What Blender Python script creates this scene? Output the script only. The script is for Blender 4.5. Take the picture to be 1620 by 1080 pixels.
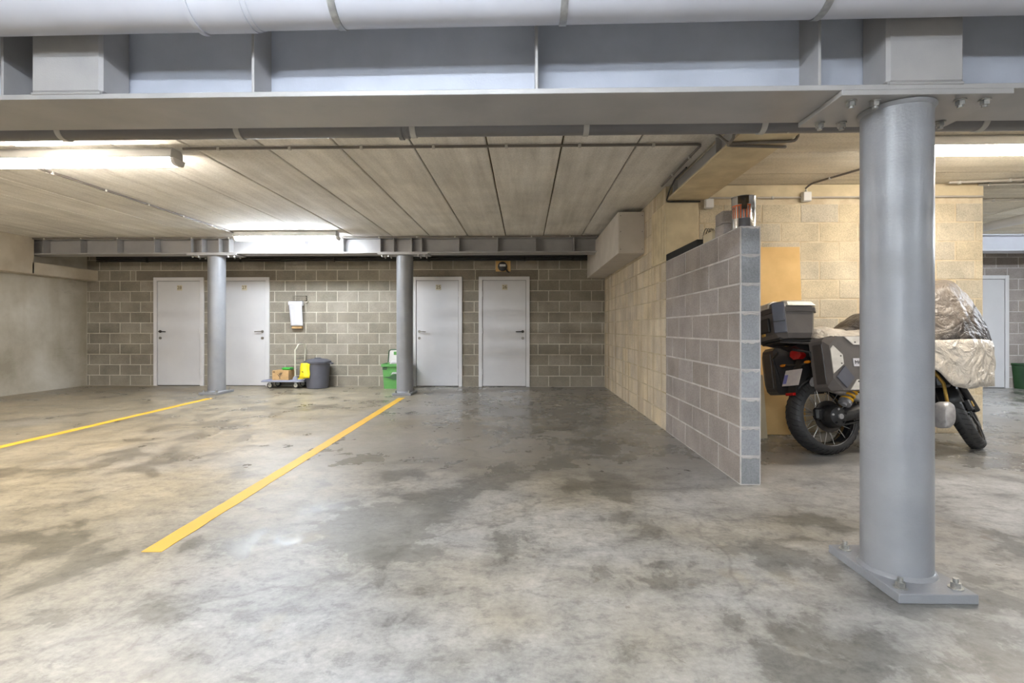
import bpy, math, random
from mathutils import Vector, Matrix, Euler, noise
R = math.radians
rnd = random.Random(7)
scene = bpy.context.scene
for o in list(bpy.data.objects): bpy.data.objects.remove(o)
COL = scene.collection

# ------------------------------------------------------------------ camera
F = 800.0; HZ = 520.0; CH = 1.085; YAW = R(1.43)
cd = bpy.data.cameras.new('camera'); cam = bpy.data.objects.new('camera', cd); COL.objects.link(cam)
cd.sensor_width = 36; cd.lens = 36 * F / 1620; cd.shift_y = -(540 - HZ) / 1620
cd.clip_start = 0.05
cam.location = (0, 0, CH); cam.rotation_euler = (R(90), 0, YAW)
scene.camera = cam
# ------------------------------------------------------------------ world, exposure
w = bpy.data.worlds.new('world'); scene.world = w; w.use_nodes = True
w.node_tree.nodes['Background'].inputs[0].default_value = (0.8, 0.85, 0.9, 1)
w.node_tree.nodes['Background'].inputs[1].default_value = 0.05
vs = scene.view_settings
vs.view_transform = 'Standard'; vs.look = 'None'; vs.gamma = 1; vs.exposure = 1.62
try: vs.use_curve_mapping = False
except Exception: pass
LAMP_WARM = (1.0, 0.92, 0.82); LAMP_COOL = (0.82, 0.90, 1.0); LAMP_MID = (1.0, 0.96, 0.91)
E_FRONT, E_BACK, E_RIGHT = 43, 50, 25
E_REAR_NEAR, E_REAR_FAR, E_REAR_MID = 66, 440, 50

def at_y(px, py, Y):
    cx = (px - 810) / F; cz = -(py - HZ) / F
    X = cx * math.cos(YAW) - math.sin(YAW); Yd = cx * math.sin(YAW) + math.cos(YAW)
    s = Y / Yd
    return Vector((X * s, Y, CH + cz * s))
def xb(px, Y): return at_y(px, 520, Y).x
def at_floor(px, py):
    cx = (px - 810) / F; cz = -(py - HZ) / F; s = -CH / cz
    return Vector(((cx * math.cos(YAW) - math.sin(YAW)) * s, (cx * math.sin(YAW) + math.cos(YAW)) * s, 0))

def lin(v):
    v /= 255.0
    return v / 12.92 if v <= 0.04045 else ((v + 0.055) / 1.055) ** 2.4
def C(r, g, b): return (lin(r), lin(g), lin(b), 1)

# ------------------------------------------------------------------ mesh builder
class MB:
    def __init__(s, M=None): s.v = []; s.f = []; s.M = M
    def add(s, vs_, fs_, M=None):
        b = len(s.v)
        for p in vs_:
            p = Vector(p)
            if M is not None: p = M @ p
            if s.M is not None: p = s.M @ p
            s.v.append(p)
        s.f += [tuple(i + b for i in f) for f in fs_]
        return s
    def box(s, x0, x1, y0, y1, z0, z1, M=None):
        v = [(x0,y0,z0),(x1,y0,z0),(x1,y1,z0),(x0,y1,z0),(x0,y0,z1),(x1,y0,z1),(x1,y1,z1),(x0,y1,z1)]
        return s.add(v, [(0,3,2,1),(4,5,6,7),(0,1,5,4),(1,2,6,5),(2,3,7,6),(3,0,4,7)], M)
    def cbox(s, x0, x1, y0, y1, z0, z1, b=0.01, M=None):
        """box with all edges chamfered"""
        b = min(b, (x1-x0)*.45, (y1-y0)*.45, (z1-z0)*.45)
        v = []; idx = {}
        X = (x0, x1); Y = (y0, y1); Z = (z0, z1)
        for i in (0,1):
            for j in (0,1):
                for k in (0,1):
                    sx, sy, sz = (1-2*i)*b, (1-2*j)*b, (1-2*k)*b
                    for a, p in (('x', (X[i], Y[j]+sy, Z[k]+sz)), ('y', (X[i]+sx, Y[j], Z[k]+sz)), ('z', (X[i]+sx, Y[j]+sy, Z[k]))):
                        idx[(i,j,k,a)] = len(v); v.append(p)
        f = []
        def q(*ks): f.append([idx[k] for k in ks])
        q((0,0,0,'x'),(0,0,1,'x'),(0,1,1,'x'),(0,1,0,'x')); q((1,0,0,'x'),(1,1,0,'x'),(1,1,1,'x'),(1,0,1,'x'))
        q((0,0,0,'y'),(1,0,0,'y'),(1,0,1,'y'),(0,0,1,'y')); q((0,1,0,'y'),(0,1,1,'y'),(1,1,1,'y'),(1,1,0,'y'))
        q((0,0,0,'z'),(0,1,0,'z'),(1,1,0,'z'),(1,0,0,'z')); q((0,0,1,'z'),(1,0,1,'z'),(1,1,1,'z'),(0,1,1,'z'))
        for i in (0,1):
            for j in (0,1): q((i,j,0,'x'),(i,j,1,'x'),(i,j,1,'y'),(i,j,0,'y'))
            for k in (0,1): q((i,0,k,'x'),(i,1,k,'x'),(i,1,k,'z'),(i,0,k,'z'))
        for j in (0,1):
            for k in (0,1): q((0,j,k,'y'),(1,j,k,'y'),(1,j,k,'z'),(0,j,k,'z'))
        for i in (0,1):
            for j in (0,1):
                for k in (0,1): q((i,j,k,'x'),(i,j,k,'y'),(i,j,k,'z'))
        return s.add(v, f, M)
    def cyl(s, a, b, r, r2=None, n=16, caps=True):
        a = Vector(a); b = Vector(b); r2 = r if r2 is None else r2
        d = (b - a).normalized(); u = d.orthogonal().normalized(); w_ = d.cross(u)
        v = []
        for i in range(n):
            t = 2*math.pi*i/n; e = u*math.cos(t) + w_*math.sin(t)
            v.append(a + e*r); v.append(b + e*r2)
        f = [(2*i, 2*((i+1)%n), 2*((i+1)%n)+1, 2*i+1) for i in range(n)]
        if caps:
            f.append([2*i for i in range(n)][::-1]); f.append([2*i+1 for i in range(n)])
        return s.add(v, f)
    def tube(s, pts, r, n=10, closed=False, caps=True):
        pts = [Vector(p) for p in pts]; m = len(pts); v = []; f = []
        prev = None
        for i, p in enumerate(pts):
            if closed: d = pts[(i+1)%m] - pts[i-1]
            else: d = pts[min(i+1, m-1)] - pts[max(i-1, 0)]
            d.normalize()
            if prev is None: u = d.orthogonal().normalized()
            else:
                u = prev - d*prev.dot(d)
                u = u.normalized() if u.length > 1e-6 else d.orthogonal().normalized()
            prev = u; w_ = d.cross(u)
            rr = r[i] if isinstance(r, (list, tuple)) else r
            for k in range(n):
                t = 2*math.pi*k/n; v.append(p + (u*math.cos(t) + w_*math.sin(t))*rr)
        for i in range(m if closed else m-1):
            j = (i+1) % m
            for k in range(n):
                k2 = (k+1) % n
                f.append((i*n+k, i*n+k2, j*n+k2, j*n+k))
        if caps and not closed:
            f.append(list(range(n))[::-1]); f.append([(m-1)*n+k for k in range(n)])
        return s.add(v, f)
    def lathe(s, prof, n=32, axis='z', M=None, closed=False, caps=False):
        """prof: list of (radius, height)"""
        v = []; f = []; m = len(prof)
        for i in range(n):
            t = 2*math.pi*i/n; c, sn = math.cos(t), math.sin(t)
            for r, h in prof:
                v.append((r*c, r*sn, h) if axis == 'z' else ((r*c, h, r*sn) if axis == 'y' else (h, r*c, r*sn)))
        for i in range(n):
            i2 = (i+1) % n
            for k in range(m if closed else m-1):
                k2 = (k+1) % m
                f.append((i*m+k, i2*m+k, i2*m+k2, i*m+k2))
        if caps:
            f.append([i*m for i in range(n)]); f.append([i*m+m-1 for i in range(n)][::-1])
        return s.add(v, f, M)
    def prism(s, poly, h0, h1, axis='y', M=None):
        """poly: 2d outline, extruded along axis from h0 to h1"""
        n = len(poly)
        def mk(p, h):
            return {'y': (p[0], h, p[1]), 'z': (p[0], p[1], h), 'x': (h, p[0], p[1])}[axis]
        v = [mk(p, h0) for p in poly] + [mk(p, h1) for p in poly]
        f = [tuple(range(n)), tuple(range(2*n-1, n-1, -1))] + [(i, i+n, (i+1)%n+n, (i+1)%n) for i in range(n)]
        return s.add(v, f, M)
    def mesh(s, name, m, smooth=None, recalc=True):
        me = bpy.data.meshes.new(name); me.from_pydata([tuple(p) for p in s.v], [], [tuple(x) for x in s.f])
        if recalc:
            import bmesh
            bm = bmesh.new(); bm.from_mesh(me); bmesh.ops.recalc_face_normals(bm, faces=bm.faces); bm.to_mesh(me); bm.free()
        if smooth:
            me.polygons.foreach_set('use_smooth', [True]*len(me.polygons))
            me.set_sharp_from_angle(angle=R(smooth))
        if m is not None: me.materials.append(m)
        return me
    def build(s, name, m, parent=None, smooth=None):
        return link(name, s.mesh(name, m, smooth), parent)
def link(name, me, parent=None):
    o = bpy.data.objects.new(name, me); COL.objects.link(o)
    if parent is not None: o.parent = parent
    return o
def tag(o, label=None, cat=None, group=None, kind=None):
    if label: o['label'] = label
    if cat: o['category'] = cat
    if group: o['group'] = group
    if kind: o['kind'] = kind
    return o
def thing(name, label, cat, loc=(0,0,0), group=None, rot=(0,0,0)):
    o = bpy.data.objects.new(name, None); COL.objects.link(o); o.location = loc; o.rotation_euler = rot
    o.empty_display_size = 0.1
    return tag(o, label, cat, group)
def struct(o): o['kind'] = 'structure'; return o

# ------------------------------------------------------------------ materials
class NT:
    def __init__(s, name):
        s.m = bpy.data.materials.new(name); s.m.use_nodes = True
        s.t = s.m.node_tree; s.b = s.t.nodes['Principled BSDF']
    def n(s, typ, **kw):
        nd = s.t.nodes.new(typ)
        for k, v in kw.items(): setattr(nd, k, v)
        return nd
    def l(s, a, b): s.t.links.new(a, b)
    def pos(s, scale=(1,1,1)):
        g = s.n('ShaderNodeNewGeometry'); mp = s.n('ShaderNodeMapping'); s.l(g.outputs['Position'], mp.inputs[0])
        mp.inputs['Scale'].default_value = scale
        return mp.outputs[0]
    def noise(s, vec, scale, detail=4, rough=.55, dist=0):
        nd = s.n('ShaderNodeTexNoise'); s.l(vec, nd.inputs['Vector'])
        nd.inputs['Scale'].default_value = scale; nd.inputs['Detail'].default_value = detail
        nd.inputs['Roughness'].default_value = rough; nd.inputs['Distortion'].default_value = dist
        return nd.outputs['Fac']
    def ramp(s, fac, stops):
        r = s.n('ShaderNodeValToRGB'); s.l(fac, r.inputs[0]); e = r.color_ramp.elements
        while len(e) < len(stops): e.new(0.5)
        for i, (p, c) in enumerate(stops):
            e[i].position = p
            e[i].color = c if isinstance(c, tuple) else (c, c, c, 1)
        return r.outputs[0]
    def mix(s, fac, a, b, blend='MIX'):
        m = s.n('ShaderNodeMix', data_type='RGBA', blend_type=blend)
        for i, v in ((0, fac), (6, a), (7, b)):
            if isinstance(v, (int, float)): m.inputs[i].default_value = v
            elif isinstance(v, tuple): m.inputs[i].default_value = v
            else: s.l(v, m.inputs[i])
        return m.outputs[2]
    def math(s, op, a, b=0.0):
        m = s.n('ShaderNodeMath', operation=op)
        for i, v in ((0, a), (1, b)):
            if isinstance(v, (int, float)): m.inputs[i].default_value = v
            else: s.l(v, m.inputs[i])
        return m.outputs[0]
    def bump(s, h, strength=.3, dist=.01):
        b = s.n('ShaderNodeBump'); s.l(h, b.inputs['Height']); b.inputs['Strength'].default_value = strength
        b.inputs['Distance'].default_value = dist; s.l(b.outputs[0], s.b.inputs['Normal'])
    def col(s, c):
        if isinstance(c, tuple): s.b.inputs['Base Color'].default_value = c
        else: s.l(c, s.b.inputs['Base Color'])
    def set(s, rough=None, metal=None):
        if rough is not None:
            if isinstance(rough, (int, float)): s.b.inputs['Roughness'].default_value = rough
            else: s.l(rough, s.b.inputs['Roughness'])
        if metal is not None: s.b.inputs['Metallic'].default_value = metal

def pm(name, c1, c2=None, scale=6, rough=.5, metal=0, bump=0, bscale=60, stretch=(1,1,1), detail=4, spec=None):
    """plain procedural material: two tones mixed by noise, fine bump"""
    t = NT(name)
    c2 = c2 or tuple(x*.85 for x in c1[:3]) + (1,)
    p = t.pos(stretch)
    t.col(t.mix(t.ramp(t.noise(p, scale, detail), [(.35, 0.0), (.65, 1.0)]), c1, c2))
    t.set(rough, metal)
    if bump: t.bump(t.noise(t.pos(), bscale, 3), bump, .004)
    if spec is not None: t.b.inputs['Specular IOR Level'].default_value = spec
    return t.m

def block_mat(name, tones, streak=0.0, rough=.9):
    """concrete masonry block: tone varies from block to block, pitted surface"""
    t = NT(name)
    oi = t.n('ShaderNodeObjectInfo')
    n = len(tones)
    base = t.ramp(oi.outputs['Random'], [((i + .5)/n, c) for i, c in enumerate(tones)])
    p = t.pos()
    base = t.mix(t.ramp(t.noise(p, 3.2, 6, .6), [(.3, .74), (.7, 1.16)]), (0,0,0,1), base, 'MIX') if False else t.mix(1.0, base, t.ramp(t.noise(p, 3.2, 6, .6), [(.3, .78), (.7, 1.15)]), 'MULTIPLY')
    base = t.mix(1.0, base, t.ramp(t.noise(p, 90, 3, .7), [(.25, .72), (.6, 1.08)]), 'MULTIPLY')
    if streak:
        base = t.mix(t.ramp(t.noise(t.pos((5, 5, .35)), 1.6, 5, .6), [(.5, 0.0), (.72, streak)]), base, C(214, 204, 186))
        base = t.mix(t.ramp(t.noise(t.pos((6, 6, .22)), 1.3, 4, .6), [(.50, 0.0), (.66, .55)]), base, C(150, 122, 82))
    t.col(base); t.set(rough)
    t.bump(t.noise(p, 110, 3, .7), .55, .006)
    return t.m

M = {}
M['mortar'] = pm('mortar', C(196,188,172), C(176,168,152), 9, .95, bump=.5, bscale=80)
M['mortar_grey'] = pm('mortar_grey', C(200,194,190), C(178,172,168), 9, .95, bump=.5, bscale=80)
M['mortar_tan'] = pm('mortar_tan', C(214,200,172), C(196,178,148), 9, .95, bump=.5, bscale=80)
M['mortar_right'] = pm('mortar_right', C(196,182,156), C(172,156,126), 5, .95, bump=.5, bscale=80)
M['block_back'] = block_mat('block_back', [C(140,132,118), C(147,139,125), C(134,127,113), C(152,144,131)])
M['block_right'] = block_mat('block_right', [C(212,197,172), C(204,189,166), C(216,199,168), C(200,186,165)], .35)
M['block_partition'] = block_mat('block_partition', [C(158,149,143), C(150,141,135), C(164,155,150), C(154,144,136)])
M['block_end'] = block_mat('block_end', [C(150,151,153), C(142,143,144), C(156,157,160)])
M['block_tan'] = block_mat('block_tan', [C(206,192,164), C(199,189,168), C(208,192,160), C(196,186,166)])
M['lintel'] = block_mat('lintel', [C(124,115,102), C(132,122,108)])
M['pad'] = pm('padstone', C(216,200,166), C(196,180,148), 5, .9, bump=.3, bscale=50, stretch=(1,1,1))
M['cream_beam'] = pm('cream_concrete', C(206,196,178), C(190,178,158), 3, .85, bump=.2, bscale=60)
M['boxing'] = pm('boxing_board', C(206,198,188), C(196,188,178), 4, .8, bump=.15, bscale=70)

def cast_wall():
    t = NT('cast_concrete'); p = t.pos()
    a = t.ramp(t.noise(p, .9, 8, .6, .15), [(.3, C(164,156,138)), (.5, C(196,190,176)), (.68, C(216,212,202))])
    b = t.mix(t.ramp(t.noise(t.pos((1,.7,2.2)), 1.5, 8, .7, .25), [(.56, 0.0), (.72, .5)]), a, C(124,116,98))
    b = t.mix(t.ramp(t.noise(t.pos((2,2,.3)), 1.5, 4, .6), [(.5, 0.0), (.75, .3)]), b, C(160,146,116))
    t.col(b); t.set(.8); t.bump(t.noise(p, 40, 4), .25, .005)
    return t.m
M['cast_wall'] = cast_wall()

def slab_mat(name, stretch, c=(C(204,198,188), C(224,219,210), C(238,234,227))):
    t = NT(name)
    oi = t.n('ShaderNodeObjectInfo')
    st = t.noise(t.pos(stretch), 4.0, 6, .6)
    base = t.ramp(st, [(.28, c[0]), (.5, c[1]), (.72, c[2])])
    base = t.mix(1.0, base, t.ramp(t.noise(t.pos(), 1.3, 7, .65), [(.3, .84), (.66, 1.1)]), 'MULTIPLY')
    base = t.mix(1.0, base, t.ramp(oi.outputs['Random'], [(0.0, .9), (1.0, 1.06)]), 'MULTIPLY')
    base = t.mix(1.0, base, t.ramp(t.noise(t.pos(), 60, 3), [(.3, .86), (.6, 1.04)]), 'MULTIPLY')
    t.col(base); t.set(.85); t.bump(t.noise(t.pos(stretch), 14, 4), .2, .004)
    return t.m
M['slab_y'] = slab_mat('slab_long', (2.2, .16, 1))
M['slab_x'] = slab_mat('slab_cross', (.16, 2.2, 1), (C(206,195,174), C(222,212,192), C(234,226,210)))
M['joint'] = pm('slab_joint', C(112,98,62), C(74,66,50), 3, .95)

def floor_mat():
    t = NT('polished_concrete'); p = t.pos()
    big = t.noise(p, .33, 4, .5)
    sp = t.n('ShaderNodeSeparateXYZ'); t.l(p, sp.inputs[0])
    warm = t.ramp(t.math('ADD', t.noise(p, .35, 4, .55, .4), t.ramp(t.math('MULTIPLY', sp.outputs[0], -.1), [(.1, 0.0), (.3, .22)])), [(.42, 0.0), (.66, 1.0)])
    light = t.mix(warm, C(182,181,180), C(176,163,138))
    dark = t.mix(warm, C(132,131,129), C(130,120,100))
    # worn off top skin: patches with ragged edges, denser in some areas than in others
    po = t.n('ShaderNodeVectorMath', operation='ADD'); t.l(p, po.inputs[0]); po.inputs[1].default_value = (5.3, 2.1, 0)
    region = t.noise(po.outputs[0], .42, 4, .55, .3)
    wear = t.noise(t.pos((1, .85, 1)), 2.6, 12, .66, .25)
    fac = t.math('ADD', wear, t.math('MULTIPLY', t.math('SUBTRACT', region, .5), .6))
    mask = t.ramp(fac, [(.425, 0.0), (.455, .5), (.52, .74), (.66, 1.0)])
    base = t.mix(mask, dark, light)
    base = t.mix(1.0, base, t.ramp(t.noise(p, .55, 6, .6), [(.3, .84), (.65, 1.06)]), 'MULTIPLY')
    base = t.mix(1.0, base, t.ramp(t.noise(p, 5, 10, .72), [(.3, .80), (.6, 1.05)]), 'MULTIPLY')
    base = t.mix(1.0, base, t.ramp(t.noise(p, 40, 6, .7), [(.3, .86), (.6, 1.04)]), 'MULTIPLY')
    base = t.mix(1.0, base, t.ramp(t.noise(t.pos((1, 1.25, 1)), 9, 12, .78, .3), [(.40, .70), (.475, .93), (.6, 1.05)]), 'MULTIPLY')
    base = t.mix(1.0, base, t.ramp(t.noise(t.pos((.5, 1.6, 1)), 2.2, 9, .7, .6), [(.36, .80), (.5, 1.0)]), 'MULTIPLY')
    # dark stain islands
    isl = t.ramp(t.noise(t.pos((1.2, 1, 1)), 6.5, 5, .6, .4), [(.66, 0.0), (.675, .6)])
    isl = t.math('MULTIPLY', isl, t.ramp(big, [(.42, 0.0), (.52, 1.0)]))
    base = t.mix(isl, base, C(118,110,98))
    # one big dark stain beside the bay line
    vd = t.n('ShaderNodeVectorMath', operation='DISTANCE'); t.l(p, vd.inputs[0]); vd.inputs[1].default_value = (-.78, 2.75, 0)
    blob = t.math('ADD', vd.outputs['Value'], t.math('MULTIPLY', t.math('SUBTRACT', t.noise(p, 3.0, 9, .65), .5), 1.1))
    base = t.mix(t.ramp(blob, [(.36, .55), (.40, 0.0)]), base, C(112,110,104))
    # ochre tinted spots
    base = t.mix(t.ramp(t.noise(p, 1.4, 6, .6), [(.60, 0.0), (.75, .35)]), base, C(190,170,128))
    # shade of the bay towards the cellar doors put into the colour; smoother there
    sep = t.n('ShaderNodeSeparateXYZ'); t.l(p, sep.inputs[0])
    yy = t.math('ADD', sep.outputs[1], t.math('MULTIPLY', t.noise(p, .9, 6, .6), 1.6))
    bay = t.math('MULTIPLY', t.ramp(t.math('MULTIPLY', yy, .1), [(.44, 0.0), (.50, 1.0)]), t.ramp(t.math('ADD', t.math('MULTIPLY', sep.outputs[0], .06), .5), [(.33, .35), (.45, 1.0)]))
    base = t.mix(t.math('MULTIPLY', bay, .55), base, t.mix(t.ramp(t.noise(p, .8, 8, .6), [(.35, 0.0), (.65, 1.0)]), C(96,92,84), C(150,146,138)))
    # hairline cracks
    v = t.n('ShaderNodeTexVoronoi', feature='DISTANCE_TO_EDGE'); v.inputs['Scale'].default_value = .2
    wp = t.n('ShaderNodeVectorMath', operation='ADD'); t.l(p, wp.inputs[0])
    nz = t.n('ShaderNodeTexNoise'); t.l(p, nz.inputs['Vector']); nz.inputs['Scale'].default_value = 2.0; nz.inputs['Detail'].default_value = 6
    sc = t.n('ShaderNodeVectorMath', operation='SCALE'); t.l(nz.outputs['Color'], sc.inputs[0]); sc.inputs['Scale'].default_value = .6
    t.l(sc.outputs[0], wp.inputs[1]); t.l(wp.outputs[0], v.inputs['Vector'])
    crack = t.ramp(v.outputs['Distance'], [(0.0, .3), (.0005, 0.0)])
    base = t.mix(crack, base, C(84,80,74))
    t.col(base)
    rgh = t.ramp(t.math('ADD', t.math('MULTIPLY', mask, .45), t.math('MULTIPLY', t.noise(p, 3, 7, .6), .6)), [(.2, .31), (.8, .52)])
    rgh = t.math('SUBTRACT', rgh, t.math('MULTIPLY', bay, .16))
    t.set(rgh)
    t.bump(t.math('ADD', t.math('MULTIPLY', mask, .3), t.noise(p, 18, 6)), .06, .004)
    t.b.inputs['Specular IOR Level'].default_value = .5
    return t.m
M['floor'] = floor_mat()

M['steel'] = pm('grey_steel_paint', C(166,163,161), C(154,152,151), 4, .34, bump=.12, bscale=140)
M['steel_web'] = pm('grey_steel_web', C(184,188,198), C(170,174,184), 3, .30, bump=.12, bscale=120)
M['column'] = pm('column_paint', C(140,141,144), C(131,132,136), 5, .34, bump=.22, bscale=90)
M['galv'] = pm('galvanised', C(176,176,174), C(150,150,150), 30, .42, .6)
M['zinc'] = pm('zinc_bolt', C(188,186,180), C(150,150,148), 40, .35, .8)
M['pvc'] = pm('grey_pvc', C(190,191,198), C(181,182,189), 3, .38)
M['pvc_dark'] = pm('grey_pvc_dark', C(116,113,112), C(106,103,103), 3, .36)
M['conduit'] = pm('conduit_grey', C(120,112,104), C(106,99,92), 5, .5)
M['conduit_pale'] = pm('conduit_pale', C(186,178,166), C(172,164,152), 5, .5)
M['clip'] = pm('clip_plastic', C(190,186,178), C(176,172,164), 5, .5)
M['black_pipe'] = pm('black_pipe', C(44,42,40), C(34,33,31), 5, .4)
M['door'] = pm('door_lacquer', C(206,205,206), C(200,199,201), 2, .38)
M['door_frame'] = pm('door_frame_lacquer', C(212,210,210), C(206,204,205), 2, .42)
M['door_frame_shadow'] = pm('door_gap', C(70,66,62), C(60,56,52), 2, .8)
M['brass'] = pm('brushed_steel', C(150,146,138), C(130,126,120), 30, .3, .8)
M['dark_metal'] = pm('dark_metal', C(74,70,66), C(60,56,54), 20, .35, .7)
M['sign'] = pm('sign_beige', C(206,196,170), C(196,186,160), 20, .5)
M['ink'] = pm('ink_brown', C(86,74,58), C(76,64,50), 20, .7)
M['yellow_line'] = None
def line_mat():
    t = NT('yellow_road_paint'); p = t.pos()
    a = t.mix(t.ramp(t.noise(p, 5, 8, .7), [(.3, 0.0), (.7, 1.0)]), C(230,182,46), C(220,174,60))
    a = t.mix(t.ramp(t.noise(p, 22, 8, .75), [(.60, 0.0), (.70, .7)]), a, C(178,166,134))
    t.col(a); t.set(.55); t.bump(t.noise(p, 60, 4), .1, .002)
    return t.m
M['yellow_line'] = line_mat()
M['white_plastic'] = pm('white_plastic', C(226,224,220), C(216,214,210), 5, .45)
M['housing'] = pm('lamp_housing', C(200,198,194), C(190,188,184), 5, .5)
M['cardboard'] = pm('cardboard', C(196,160,112), C(180,146,100), 12, .85)
M['mdf'] = pm('mdf_board', C(222,184,122), C(212,174,112), 5, .75)
M['mdf_pale'] = pm('mdf_pale', C(206,190,158), C(196,180,148), 5, .75)
M['bin_grey'] = pm('bin_grey', C(92,92,100), C(82,82,90), 5, .45)
M['yellow_bag'] = pm('yellow_plastic', C(238,216,40), C(226,202,30), 8, .4, bump=.4, bscale=25)
M['green_plastic'] = pm('green_plastic', C(96,160,84), C(84,148,74), 5, .42)
M['green_dark'] = pm('green_plastic_dark', C(52,92,54), C(42,80,46), 5, .42)
M['green_bright'] = pm('green_bag', C(70,176,70), C(56,160,58), 20, .45)
M['paper'] = pm('paper_white', C(204,202,205), C(196,194,197), 5, .8)
M['trolley_blue'] = pm('trolley_deck', C(132,136,158), C(118,122,146), 6, .5)
M['trolley_grey'] = pm('trolley_rim', C(150,152,164), C(136,138,150), 6, .5)
M['cream_metal'] = pm('cream_metal', C(206,202,184), C(196,192,174), 6, .4)
M['rubber'] = pm('rubber', C(46,45,45), C(36,35,35), 20, .6, bump=.2, bscale=120)
M['tyre'] = pm('tyre_rubber', C(52,51,51), C(42,41,41), 30, .55, bump=.25, bscale=90)
M['tread'] = pm('tread_groove', C(28,27,27), C(22,22,22), 30, .8)
M['black'] = pm('black_plastic', C(36,35,35), C(28,27,27), 20, .45, bump=.15, bscale=200)
M['black_gloss'] = pm('black_gloss', C(26,26,28), C(20,20,22), 10, .22)
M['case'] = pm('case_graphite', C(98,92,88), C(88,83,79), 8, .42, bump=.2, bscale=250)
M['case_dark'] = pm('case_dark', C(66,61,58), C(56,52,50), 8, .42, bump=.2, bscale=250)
M['case_blue'] = pm('latch_grey', C(86,88,98), C(76,78,88), 8, .4)
M['alu'] = pm('case_aluminium', C(208,204,196), C(192,188,180), 20, .38, .35)
M['alu_dark'] = pm('engine_alu', C(176,174,174), C(150,148,148), 20, .4, .4)
M['gold'] = pm('gold_anodised', C(206,166,84), C(186,148,70), 20, .35, .5)
M['spring'] = pm('spring_yellow', C(240,184,34), C(226,170,28), 20, .35)
M['red_lens'] = pm('red_lens', C(178,24,20), C(150,14,12), 10, .15)
M['amber'] = pm('amber_lens', C(226,140,36), C(206,120,26), 10, .2)
M['plate'] = pm('plate_white', C(214,206,198), C(196,188,186), 14, .4)
M['plate_blue'] = pm('plate_blue', C(130,130,190), C(116,116,176), 14, .4)
M['spoke'] = pm('spoke_steel', C(206,204,200), C(180,178,176), 20, .3, .7)
def cloth_mat(name, c1, c2, rough):
    t = NT(name); p = t.pos()
    t.col(t.mix(t.ramp(t.noise(p, 7, 6, .6), [(.3, 0.0), (.7, 1.0)]), c1, c2)); t.set(rough)
    h = t.math('ADD', t.math('MULTIPLY', t.noise(p, 5, 3, .5, 2.2), 1.0), t.math('MULTIPLY', t.noise(t.pos((1,1,.6)), 16, 4, .6, 1.5), .35))
    t.bump(h, .75, .05)
    return t.m
M['cover_silver'] = cloth_mat('cover_silver', C(188,180,168), C(170,162,150), .36)
M['cover_taupe'] = cloth_mat('cover_taupe', C(118,109,99), C(98,90,82), .38)
M['cover_dark'] = cloth_mat('cover_dark', C(70,63,58), C(52,47,44), .42)
M['tin'] = pm('tinplate', C(200,198,194), C(180,178,176), 6, .16, .95)
M['orange'] = pm('orange_print', C(214,106,48), C(200,92,38), 10, .4)
M['tin_dark'] = pm('tin_label_dark', C(70,64,62), C(58,52,50), 10, .45)
M['bitumen'] = pm('bitumen_smear', C(74,56,28), C(44,34,18), 24, .4, bump=.5, bscale=60)
M['timber_black'] = pm('bitumen_strip', C(40,38,34), C(26,25,23), 8, .8, bump=.5, bscale=60)
M['wire'] = pm('wire_steel', C(150,144,130), C(120,114,102), 30, .4, .7)
M['plain_wall'] = pm('plain_wall', C(170,164,154), C(154,148,138), 1.5, .9, bump=.2, bscale=40)
def glow(name, colr, e):
    t = NT(name); t.b.inputs['Base Color'].default_value = (.9,.9,.9,1)
    n = t.noise(t.pos(), 3, 2); t.b.inputs['Emission Color'].default_value = colr + (1,)
    t.b.inputs['Emission Strength'].default_value = e
    return t.m

# ------------------------------------------------------------------ dimensions of the place
YB = 9.5                 # cellar wall
XL = -8.4                # cast wall
XR, XRt = 1.5, 1.64      # masonry wall and partition
YT = 5.4                 # face of the tan block wall
XT = 4.78                # free end of the tan wall
YP = 3.556               # free end of the partition
ZC = 2.6                 # ceiling
YF, XE = -12.0, 12.0
CH_ = 0.2                # course height
GY0, GY1 = 2.11, 2.44    # girder flange
GB = 2.065                # girder underside

# ------------------------------------------------------------------ floor, outer walls
floor = struct(MB().box(XL-.2, XE+.2, YF-.2, YB+.2, -.15, 0).build('floor', M['floor']))
wl = struct(MB().box(XL-.2, XL, YF, YB, 0, ZC).build('wall_left', M['cast_wall']))
struct(MB().box(XL-.2, XE+.2, YF-.2, YF, 0, ZC).build('wall_rear', M['plain_wall']))
struct(MB().box(XE, XE+.2, YF, YB, 0, ZC).build('wall_far_right', M['plain_wall']))

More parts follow.
